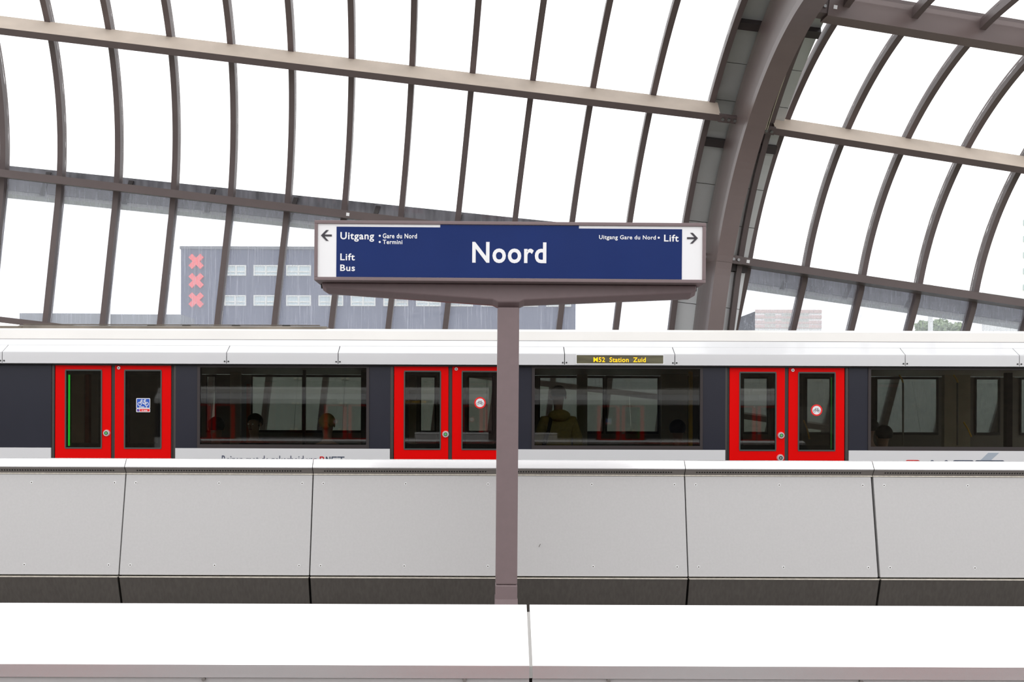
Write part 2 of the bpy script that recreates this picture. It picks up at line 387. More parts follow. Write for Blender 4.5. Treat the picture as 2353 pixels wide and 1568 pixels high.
pls.append(purlin(FL, -11.5, 3.60, 0.74, 0.11, -0.16, 0.0, 'foot beam of the glass wall showing above the train at the far left'))
purlin(FR, 5.40, 12.6, 3.61, 0.14, -0.46, 0.0, 'lower long taupe beam right of the big arch, above the pale brick block', (5.10, 5.42), 5.55)
purlin(FR, 5.40, 12.6, 6.11, 0.12, -0.46, 0.0, 'middle long taupe beam right of the big arch with pale top face', (5.10, 5.42), lit_top=True)
tp = thing('roof_purlin', FR.P(9.0, FR.at_h(7.33), 0), 'thick top beam right of the big arch, at the upper right corner', 'roof beam', 'long beams of the glass roof')
def topbox(a0, a1, d0, d1, h0, h1):
    def c_(a, d, h): return FR.o + FR.u * a + FR.w * d + FR.v * h
    return MB().hexa([c_(a0, d0, h0), c_(a1, d0, h0), c_(a1, d1, h0), c_(a0, d1, h0), c_(a0, d0, h1), c_(a1, d0, h1), c_(a1, d1, h1), c_(a0, d1, h1)])
tt_ = FR.at_h(7.3376); dc = FR.pr[int(tt_)][0]
topbox(5.42, 12.6, dc - .16, dc + .14, 7.15, 7.53).build('beam', 'arch', tp)
topbox(5.42, 12.6, dc - .13, dc + .14, 7.545, 7.60).build('upper_flange', 'steel', tp)
tb = topbox(5.12, 5.44, dc - .14, dc + .1, 7.19, 7.40).build('bracket', 'steel', tp)
for q in range(3):
    c = FR.o + FR.u * (5.19 + .085 * q) + FR.w * (dc - .14) + FR.v * 7.29
    MB().rod(c, c - FR.w * .03, .028, 6).build('bolt', 'bolt', tb)
topbox(5.50, 5.56, dc - .165, dc - .15, 7.27, 7.33).build('tag', 'sign_white', tp)['label'] = 'small white tag'
purlin(FR, 5.30, 12.6, 0.74, 0.11, -0.16, 0.0, 'foot beam of the glass wall right of the big arch, hidden behind the train roof')

# roof glass, one sheet row per bay with its panes
def glass_row(idx, fr, alist, t0, t1, m):
    root = thing('window_%d' % idx, fr.P(sum(alist) / len(alist), t0, 0.1), None, None, None, 'structure')
    for i in range(len(alist) - 1):
        mb = MB(); fr.strip(mb, alist[i] + 0.052, alist[i + 1] - 0.052, t0, t1, 0.085, 0.097)
        o = mb.build('pane', m, root)
AL = [FL.a0 + FL.m * k for k in range(-3, 11)] + [3.64]
AR = [FR.a0 + FR.m * k for k in range(0, 7)]
tl = [FL.at_h(0.74), FL.at_h(3.49), FL.at_h(6.0), LT]; trr = [FR.at_h(0.74), FR.at_h(3.61), FR.at_h(6.09), FR.at_h(7.33), RT]
glass_row(1, FL, AL, tl[0], tl[1], 'glass_low'); glass_row(2, FL, AL, tl[1], tl[2], 'glass_roof'); glass_row(3, FL, AL, tl[2], tl[3], 'glass_roof')
glass_row(4, FR, AR, trr[0], trr[1], 'glass_low'); glass_row(5, FR, AR, trr[1], trr[2], 'glass_roof'); glass_row(6, FR, AR, trr[2], trr[3], 'glass_roof')
glass_row(7, FR, AR, trr[3], trr[4], 'glass_top')

# main arch: box girder with rounded left flank
arch = thing('main_arch', FL.P(4.0, ground_t(FL, 4.0), -0.7), 'massive taupe curved arch girder rising behind the right end of the blue sign', 'arch')
mb = MB(); t0 = ground_t(FL, 4.0); ts = [t0] + list(range(int(t0) + 1, int(LT))) + [LT]
secs = []
for t in ts:
    hr = FL.height(t); ar = 4.33 + .05 * min(max((hr - 2.5) / 3, 0), 1)
    pts = [(ar, -1.24), (4.055, -1.24), (4.043, -1.1), (4.035, -0.8), (4.033, -0.5), (4.038, -0.2), (4.055, 0.02), (ar, 0.02)]
    secs.append([FL.P(a, t, r) for a, r in pts])
mb.sweep(secs); gd = mb.build('girder', 'arch', arch, smooth=False)
mb = MB(); tw = FL.at_h(3.38)
mb.sweep([[FL.P(a, tt, r) for a, r in ((4.03, 0), (4.345, 0), (4.345, -1.246), (4.05, -1.246), (4.03, -0.9))] for tt in (tw, tw + 0.03)])
mb.build('weld_seam', 'arch', arch)

CE = lambda t: 4.86 + 0.036 * max(0.0, FL.height(t) - 0.8)
clad = thing('arch_cladding', FL.P(4.25, ground_t(FL, 4.2), 0.2), 'strip of grey sheet panels filling the gap behind the big arch', 'cladding')
L0 = FL.cum[0]; base = 0.3; n = 0; pos = FL.cum[int(FL.at_h(3.4))] - 3 * 1.33 - 0.4
while pos < FL.cum[-1] - 0.8:
    for q in range(3):
        ln = 0.70
        mb = MB(); FL.strip(mb, 3.70, CE, FL.at_len(max(pos, 0)), FL.at_len(max(pos, 0) + ln - 0.012), 0.13, 0.17)
        mb.build('panel', 'clad' if FL.pr[int(FL.at_len(max(pos, 0) + ln))][1] > 3.45 else 'pale_clad', clad); pos += ln
    mb = MB(); FL.strip(mb, 3.70, CE, FL.at_len(pos), FL.at_len(pos + 0.14), 0.02, 0.17); mb.build('cross_bar', 'interior_dark', clad); pos += 0.14
mb = MB(); FL.strip(mb, 3.70, CE, 0, LT, 0.175, 0.20); mb.build('backing_sheet', 'steel', clad)
for q in range(3):
    mb = MB(); a = 4.60 + 0.03 * q
    mb.tube([FL.P(a, t, -0.35) for t in [x * 0.5 for x in range(int(2 * FL.at_h(5.9)), int(2 * LT))]], 0.006, 6)
    tag(mb.build('cable', 'cable'), ['pale cable nearest the big arch, in the shadow gap on its right', 'middle one of the three pale cables right of the big arch',
        'pale cable farthest from the big arch of the three in the shadow gap'][q], 'cable', 'cables beside the arch')

# gutters outside the glass
for nm, fr, a0, a1, ha, hb, lab in (('L', FL, -11.5, 3.6, 3.22, 3.47, 'long grimy gutter hanging outside the streaked glass left of the big arch'),
                                    ('R', FR, 5.7, 12.4, 3.32, 3.34, 'long grimy gutter hanging outside the streaked glass right of the big arch')):
    g = thing('rain_gutter', fr.P((a0 + a1) / 2, fr.at_h(3.3), 0.6), lab, 'gutter', 'gutters outside the glass')
    def corner(a, h, dep): return fr.o + fr.u * a + fr.w * dep + fr.v * h
    for name, m_, z0, z1, d0, d1 in (('trough', 'gutter', 0.07, 0.55, 19.75, 20.25), ('lip', 'gutter_lip', 0.0, 0.068, 19.78, 20.28)):
        pts = []
        for zz in (z0, z1):
            for a, hh, dd in ((a0, ha, d0), (a1, hb, d0), (a1, hb, d1), (a0, ha, d1)): pts.append(corner(a, hh + zz, dd + (19.4 - 19.1) * 0))
        MB().hexa(pts).build(name, m_, g)
    for q in range(9 if nm == 'L' else 5):
        a = a0 + 0.9 + q * (1.63 if nm == 'L' else 1.3)
        p = [corner(a + o_, (ha + (hb - ha) * (a - a0) / (a1 - a0)) + z_, d_) for o_, z_, d_ in ((0, .03, 19.74), (.09, .03, 19.74), (.09, .03, 19.77), (0, .03, 19.77), (.1, .5, 19.70), (.19, .5, 19.70), (.19, .5, 19.74), (.1, .5, 19.74))]
        MB().hexa(p).build('hanger', 'interior_dark', g)

# mirrored far side of the hall behind the viewpoint (seen only in the train windows)
n = 0
for o in back_src[1::2]:
    c = o.copy(); C.objects.link(c); n += 1
    for k_ in ('label', 'category', 'group'):
        if k_ in c: del c[k_]
    c.name = 'trim_%d' % n; c['kind'] = 'structure'
    c.location = (-o.location.x, 5.2 - o.location.y, o.location.z); c.rotation_euler = (0, 0, math.pi)
for o in pls:
    b = [ch for ch in o.children if ch.name.startswith('beam')][0]
    c = b.copy(); c.parent = None; C.objects.link(c); n += 1; c.name = 'trim_%d' % n; c['kind'] = 'structure'
    L_ = LOC[o.name]; c.location = (-L_.x, 5.2 - L_.y, L_.z); c.rotation_euler = (0, 0, math.pi)

# ------------------------------------------------------------------ far scenery
YB = 90.0
b = thing('office_building', at(870, 760, YB), 'dark blue-grey brick office building behind the glass wall, with three red crosses', 'building')
A = at(416, 570, YB); Bp = at(1323, 574, YB)
MB().box(A.x, Bp.x, YB, YB + 14, -1.15, A.z - .1).build('wall', 'bldg', b)
MB().box(A.x - .1, Bp.x + .1, YB - .1, YB + 14, A.z - .1, A.z + .15).build('roof_edge', 'annex', b)
def bwin(px0, px1, py0, py1, par, Y, split=2):
    a = at(px0, py1, Y); c = at(px1, py0, Y)
    f = MB()
    t = 0.11
    f.box(a.x, c.x, Y - .12, Y + .02, a.z, a.z + t); f.box(a.x, c.x, Y - .12, Y + .02, c.z - t, c.z)
    f.box(a.x, a.x + t, Y - .12, Y + .02, a.z + t, c.z - t); f.box(c.x - t, c.x, Y - .12, Y + .02, a.z + t, c.z - t)
    for q in range(1, split): x = a.x + (c.x - a.x) * q / split; f.box(x - .07, x + .07, Y - .12, Y + .02, a.z + t, c.z - t)
    zz = a.z + (c.z - a.z) * 0.32; f.box(a.x + t, c.x - t, Y - .11, Y + .02, zz, zz + .12)
    fo = f.build('window', 'bframe', par)
    MB().box(a.x + t, c.x - t, Y - .05, Y + .01, a.z + t, c.z - t).build('pane', 'bwin', fo)
bwin(520, 566, 610, 634, b, YB); 
for i, x in enumerate((583, 658, 732, 806, 881, 956, 1030, 1105, 1180, 1255)): 
    bwin(x, x + 57, 610 + i * .1, 634 + i * .1, b, YB); bwin(x, x + 57, 679 + i * .25, 703 + i * .25, b, YB)
bwin(516, 566, 679, 703, b, YB)
for px0, px1, py0, py1 in ((912, 941, 668, 687.5), (1024, 1076, 678, 695)):
    a = at(px0, py1, YB); c = at(px1, py0, YB); MB().box(a.x, c.x, YB - .4, YB - .05, a.z, c.z).build('sign_board', 'sticker_red', b)['label'] = 'bright red sign board'
for cyp in (602, 646, 690.5):
    c = at(452.5, cyp, YB); r = 17.8 / F * YB; t = 5.7 / F * YB; mb = MB()
    k = 0.7071
    out = []
    for q in range(4):
        an = math.pi / 4 + q * math.pi / 2; e = Vector((math.cos(an), math.sin(an))); nrm = Vector((-e.y, e.x))
        L_ = 18.9 / F * YB
        p1 = e * L_ - nrm * t; p2 = e * L_ + nrm * t; inn = (e * t + nrm * t)
        out += [(c.x + p1.x, c.z + p1.y), (c.x + p2.x, c.z + p2.y), (c.x + inn.x, c.z + inn.y)]
    mb.plate(out, YB - .3, YB - .05); mb.build('cross', 'cross', b)['label'] = 'red saltire cross'
A = at(45, 720, 84); Bq = at(416, 722, 84)
ax = thing('low_annex', at(230, 750, 84), 'low grey building at far left, seen above the train through streaked glass', 'building')
MB().box(A.x, at(245, 720, 84).x, 84, 88, -1.15, A.z).build('wall', 'annex', ax); MB().box(at(253, 720, 84).x, Bq.x, 84, 88, -1.15, A.z - .06).build('wall', 'annex', ax)
mb = MB(); p = at(246, 740, 83.6); mb.rod((p.x, 83.6, -1.15), (p.x + .1, 83.6, at(246, 690, 83.6).z), 0.2, 10)
tag(mb.build('flag_pole', 'pale'), 'thin white pole in front of the low grey building', 'pole')
# pale brick block of flats
YA = 150.0; fb = thing('apartment_block', at(1800, 757, YA), 'distant pale block of flats with pink brick bands right of the big arch', 'building')
A = at(1735, 716, YA); Bq = at(1888, 716, YA)
MB().box(A.x, Bq.x, YA, YA + 16, -1.15, A.z).build('wall', 'pale', fb)
mb = MB(); Lx = at(1700, 720, YA + 14)
mb.hexa([(Lx.x, YA + 14, -1.15), (A.x, YA, -1.15), (A.x, YA + 15, -1.15), (Lx.x + 1, YA + 16, -1.15), (Lx.x, YA + 14, A.z), (A.x, YA, A.z), (A.x, YA + 15, A.z), (Lx.x + 1, YA + 16, A.z)]); mb.build('side_wall', 'pale', fb)
for i, yy in enumerate((722, 734.5, 747, 757)):
    z1 = zx(yy, YA) + 0.9; z0 = z1 - 0.42
    mb = MB(); mb.box(A.x, Bq.x, YA - .12, YA, z0 - .15, z1 - .1); mb.build('brick_band', 'hazed_brick', fb)
    if i < 3:
        for q in range(3):
            bwin(1757 + q * 38.5, 1781 + q * 38.5, yy - 1, yy + 5.5, fb, YA - .02, 3)
# tower at right edge, mast, trees
tw_ = thing('tower_block', at(2365, 700, 160), 'very pale tower block cut by the right edge of the photo', 'building')
A = at(2343, 490, 160); MB().box(A.x, A.x + 8, 160, 172, -1.15, A.z).build('wall', 'pale', tw_)
for i in range(9):
    z = A.z - 1.5 - i * 2.6; MB().box(A.x + .6, A.x + 6, 159.8, 160, z - .5, z + .4).build('window_band', 'bwin', tw_)
p = at(2138, 757, 100); tag(MB().rod((p.x, 100, -1.15), (p.x, 100, at(2138, 420, 100).z), 0.26, 12, 0.2).build('light_mast', 'pale'), 'tall faint pale mast rising beside the small trees at right', 'mast')
def tree(px, py, Y, r, lab):
    c = at(px, py, Y); o = thing('tree', (c.x, Y, -1.15), lab, 'tree', 'small trees beyond the glass')
    MB().rod((c.x, Y, -1.15), (c.x, Y, c.z), 0.25, 8, .12).build('trunk', 'trunk', o)
    mb = MB(); rr = random.Random(px)
    for i in range(900):
        d = Vector((rr.gauss(0, 1), rr.gauss(0, 1), rr.gauss(0, 1))).normalized() * r * rr.uniform(.55, 1.0) * (1 + .25 * math.sin(i * .37)); d.z *= .8
        q = Vector((c.x, Y, c.z)) + d; e1 = Vector((rr.gauss(0, 1), rr.gauss(0, 1), rr.gauss(0, 1))).normalized() * .22; e2 = d.cross(e1).normalized() * .16
        mb.add([q - e1, q + e2, q + e1, q - e2], [(0, 1, 2, 3)])
    mb.build('crown', 'leaf', o)
tree(2122, 752, 120, .85, 'small leafy tree left of the pale mast'); tree(2162, 751, 118, 1.05, 'leafy tree right of the pale mast, tallest of the little clump'); tree(2202, 756, 121, .85, 'small leafy tree at the right end of the little clump')

# barrier behind the train, seen through its windows
YBR = 23.5
edges = []
xm = (687 - PX) / F * 23.5 - 14 * 1.108
i = 0
tops = zx(835, 23.5)
o = thing('noise_barrier', (0, YBR - .5, -1.15), 'grey-green sheet barrier standing behind the train, glimpsed through the carriage windows', 'barrier')
while xm < 17.2:
    wd = 1.108
    def bp_(x, z): return Vector((x, YBR - (tops - z) * 0.40, z))
    mb = MB(); x0 = xm + .006; x1 = xm + wd - .006; z0 = -1.1
    mb.hexa([bp_(x0, z0), bp_(x1, z0), bp_(x1, z0) + Vector((0, .04, 0)), bp_(x0, z0) + Vector((0, .04, 0)), bp_(x0, tops), bp_(x1, tops), bp_(x1, tops) + Vector((0, .04, 0)), bp_(x0, tops) + Vector((0, .04, 0))])
    sh = mb.build('sheet', 'barrier', o)
    for xo in (.055, wd - .055):
        for py in (871, 929, 988):
            z = zx(py, 23.2); c = bp_(xm + xo, z); MB().rod(c, c + Vector((0, -.04, 0)), .032, 10).build('fixing', 'dot', sh)
    xm += wd; i += 1

# ------------------------------------------------------------------ the metro train
YT = F / 200.0          # side plane, 200 px per metre
def X(px): return (px - PX) / 200.0
def Z(py): return CZ + (PY - py) / 200.0
def zr(px, py): return CZ + (PY - py + (px - PX) * ROLL) / 200.0   # height measured at that column
XL, XR = X(-700), X(2900)
ZF = 0.02
train = thing('metro_train', (0, YT, -1.0), 'white metro train with red doors standing at the far side of the platform', 'train', 'metro trains')
ztop_side = zr(1200, 841); zwb = zr(1200, 1033)
# bodyside openings
openings = []   # (x0,x1)
doors = [(126, 259, 393), (905, 1034.5, 1167), (1676, 1808, 1941), (-644, -511, -377), (2446, 2578, 2712)]
wins = [(453, 848), (1222, 1615), (1995, 2390), (-330, 0)]
wins = wins[:3]
FRW = 5
body = MB()
# segments of side wall between door portals
segs = []; cur = -700
for d0, dm, d1 in sorted(doors): segs.append((cur, d0 - FRW - 4)); cur = d1 + FRW + 5
segs.append((cur, 2900))
TW = 2.95
Yb = YT + TW
low = MB(); band = MB()
for s0, s1 in segs:
    MB().box(X(s0), X(s1), YT, YT + .06, -0.75, zwb).build('lower_side_panel', 'white', train)['label'] = 'white lower side panel'
    w_in = [w_ for w_ in wins if w_[0] > s0 and w_[1] < s1 + 1 or (w_[0] > s0 and w_[0] < s1)]
    c = s0
    for w0, w1 in w_in:
        MB().box(X(c), X(w0), YT + .01, YT + .06, zwb, ztop_side).build('window_band_panel', 'charcoal', train)['label'] = 'charcoal panel beside the window'; c = w1
    if s1 - c > 1: MB().box(X(c), X(s1), YT + .01, YT + .06, zwb, ztop_side).build('window_band_panel', 'charcoal', train)['label'] = 'charcoal panel beside the window'
# sloped lower hull, end underframe
MB().extr([(YT + .02, -.75), (YT + .25, -1.0), (Yb - .25, -1.0), (Yb - .02, -.75)], XL, XR).build('underframe', 'interior_dark', train)
# roof profile
prof = [(YT - .055, Z(839)), (YT - .055, Z(812)), (YT - .03, Z(810)), (YT + .21, zx(784, YT + .21)), (YT + .24, zx(783.2, YT + .24)), (YT + .27, zx(762, YT + .27)), (YT + .33, zx(759, YT + .33)), (YT + .55, zx(757.3, YT + .55)),
        (YT + TW / 2, zx(757.3, YT + .55) + .05), (Yb - .5, zx(757.3, YT + .55)), (Yb - .1, Z(800)), (Yb, Z(839))]
rf = MB(); rf.extr([(y, z) for y, z in prof[4:]][0:] + [(YT + .24, Z(839))], XL, XR); rf.build('roof', 'roof_white', train)
seams = [-254, 10, 523, 778, 1296, 1548, 2075, 2336, 2850]
seams = [-700] + seams + [2900]
for i in range(len(seams) - 1):
    g = 0.9
    x0 = X(seams[i] + g); x1 = X(seams[i + 1] - g)
    pr = [(YT + .24, prof[3][1] - .001), (YT + .21, prof[3][1] - .002), (YT - .03, Z(810.5)), (YT - .052, Z(812.5)), (YT - .055, Z(814)), (YT - .055, Z(839)), (YT + .0, Z(839.6)), (YT + .05, Z(841)), (YT + .24, Z(839))][::-1]
    cp = MB().extr(pr, x0, x1).build('roof_edge_panel', 'white', train)
    for sx in ((seams[i] + 4.3), (seams[i + 1] - 4.3)):
        if -100 < sx < 2500:
            c = Vector((X(sx), YT - .055, Z(833.5))); MB().rod(c, c + Vector((0, -.006, 0)), .009, 10).build('bolt', 'clip', cp)
MB().box(XL, XR, YT - .045, YT + .2, Z(841.8), Z(839.3)).build('rain_strip', 'black', train)
MB().box(XL, XR, YT - .045, YT - .0, Z(839.6), Z(838.2)).build('roof_edge_trim', 'sign_white', train)
yA, zA, yB, zB2 = YT - .03, Z(810.5), YT + .21, prof[3][1]
yM, zM = yA + (yB - yA) * .5, zA + (zB2 - zA) * .5
MB().extr([(yM, zM), (yM + .004, zM - .006), (yB + .004, zB2 - .006), (yB + .03, zB2 - .001), (yB + .03, zB2 + .003), (yB, zB2 + .003), (yM, zM + .003)], XL, XR).build('roof_slope_panel', 'white', train)
MB().box(XL, XR, YT + .232, YT + .25, zx(784.2, YT + .24), zx(782.6, YT + .24)).build('roof_seam', 'frame_grey', train)
# floor, ceiling, far wall with windows
MB().box(XL, XR, YT + .07, Yb - .07, -.06, ZF).build('carriage_floor', 'interior', train)
MB().box(XL, XR, YT + .25, Yb - .07, Z(838), Z(832)).build('ceiling', 'interior', train)
Yf = Yb - .06
def fx(px): return (px - PX) * Yf / F
def fz(py): return CZ + (PY - py) * Yf / F
fw = [(474, 497, 862, 994), (578, 697, 862, 994), (700, 833, 862, 994), (965, 1001, 863, 1003), (1075, 1133, 863, 1003), (1238, 1387, 864, 996), (1392, 1513, 864, 997), (1706, 1764, 866, 1005), (1851, 1909, 866, 1000), (2012, 2155, 868, 1003), (2240, 2297, 869, 1009), (2343, 2480, 869, 1009), (-200, 20, 862, 994)]
fw.sort(); fm = MB(); c = -700
zt, zb = fz(863), fz(996)
fm.box(XL, XR, Yf, Yf + .06, -.75, zb); fm.box(XL, XR, Yf, Yf + .06, zt, Z(842))
for x0, x1, y0, y1 in fw:
    fm.box(fx(c), fx(x0), Yf, Yf + .06, zb, zt); c = x1
fm.box(fx(c), XR, Yf, Yf + .06, zb, zt)
fm.build('far_side_wall', 'interior', train)
for x0, x1, y0, y1 in fw:
    fr_ = MB(); t = .035
    fr_.box(fx(x0), fx(x1), Yf - .02, Yf, zt - t, zt); fr_.box(fx(x0), fx(x1), Yf - .02, Yf, zb, zb + t); fr_.box(fx(x0), fx(x0) + t * .5, Yf - .02, Yf, zb + t, zt - t); fr_.box(fx(x1) - t * .5, fx(x1), Yf - .02, Yf, zb + t, zt - t)
    o = fr_.build('far_window', 'interior_dark', train)
    MB().box(fx(x0), fx(x1), Yf + .02, Yf + .03, zb, zt).build('pane', 'glass_train', o)
# interior pillars, partitions
for px, wpx, y0, y1, m_, Y_ in ((540, 24, 862, 1010, 'int_beige', 13.6), (176, 36, 860, 1025, 'int_beige', 13.4), (200, 9, 870, 1025, 'int_orange', 13.2), (570, 8, 900, 1010, 'int_orange', 13.2), (945, 22, 860, 1020, 'int_beige', 13.5),
                          (1338, 24, 862, 995, 'int_beige', 13.9), (1550, 60, 862, 1010, 'int_beige', 13.7), (1588, 8, 870, 1005, 'pole', 13.0), (2200, 60, 868, 1010, 'int_beige', 13.7), (835, 12, 860, 1010, 'interior_dark', 13.0), (2320, 14, 860, 1010, 'interior_dark', 13.0), (698, 6, 860, 1010, 'interior_dark', 12.9)):
    a = at(px - wpx / 2, y1, Y_); c2 = at(px + wpx / 2, y0, Y_)
    MB().box(a.x, c2.x, Y_, Y_ + .08, ZF, c2.z + .1).build('interior_pillar', m_, train)
# seats
for px in (500, 600, 690, 770, 1320, 1400, 1500, 1570, 2030, 2090, 2240, 2330):
    c = at(px, 1005, 13.0); sm = MB()
    sm.box(c.x - .22, c.x + .22, 12.6, 13.05, ZF + .38, ZF + .46); sm.extr([(13.0, ZF + .42), (13.06, ZF + .42), (13.16, ZF + 1.10), (13.12, ZF + 1.13), (13.07, ZF + 1.10)], c.x - .22, c.x + .22)
    sm.box(c.x - .04, c.x + .04, 12.75, 12.85, ZF, ZF + .38); sm.build('seat', 'seat', train, bevel=.02)
# yellow grab poles
for (x0, y0), (x1, y1), Yp in (((2066, 862), (2075, 880), 12.3), ((2191, 862), (2201, 880), 12.3), ((2214, 970), (2232, 1004), 12.3), ((1847, 966), (1860, 1010), 12.3)):
    MB().tube([at(x0, y0, Yp), at((x0 + x1) / 2 + 1.5, (y0 + y1) / 2, Yp), at(x1, y1, Yp)], .010, 8).build('grab_pole', 'pole', train)
for px in (2075, 2200):
    MB().tube([at(px, 880, 12.3), at(px, 1024, 12.3)], .012, 8).build('grab_pole', 'interior', train)
# main windows
for i, (w0, w1) in enumerate(wins):
    fr_ = MB(); t = .02
    fr_.box(X(w0), X(w0) + t * 1.6, YT + .0, YT + .07, zwb, ztop_side); fr_.box(X(w1) - t * 1.6, X(w1), YT + .0, YT + .07, zwb, ztop_side)
    fr_.box(X(w0) + t * 1.6, X(w1) - t * 1.6, YT + .0, YT + .07, zwb, zwb + .045); fr_.box(X(w0) + t * 1.6, X(w1) - t * 1.6, YT + .0, YT + .07, ztop_side - .03, ztop_side)
    o = fr_.build('side_window', 'interior_dark', train)
    MB().box(X(w0) + .02, X(w1) - .02, YT + .012, YT + .02, zwb + .02, ztop_side - .02).build('pane', 'glass_train', o)

def bike(mb, cx, cz, s, y, th, lw=0.06):
    """bicycle pictogram about 1 unit wide scaled by s"""
    def P2(x, z): return (cx + x * s, y, cz + z * s)
    y0, y1 = y - th, y
    for wx in (-.32, .32): mb.ring((cx + wx * s, cz - .12 * s), (.19 - lw) * s, .19 * s, y0, y1, 20)
    def bar(a, b, w=lw):
        a = Vector(a); b_ = Vector(b); d = (b_ - a).normalized(); n_ = Vector((-d.y, d.x)) * w / 2
        q = [a - n_, b_ - n_, b_ + n_, a + n_]; mb.plate([(cx + p_.x * s, cz + p_.y * s) for p_ in q], y0, y1)
    bar((-.32, -.12), (-.17, .25)); bar((-.17, .25), (-.06, .29)); bar((-.2, .16), (.15, .16)); bar((-.2, .16), (.02, -.12)); bar((.02, -.12), (.18, .24)); bar((.02, -.12), (.32, -.12)); bar((.32, -.12), (.15, .16)); bar((.08, .26), (.27, .26), lw * 1.2)

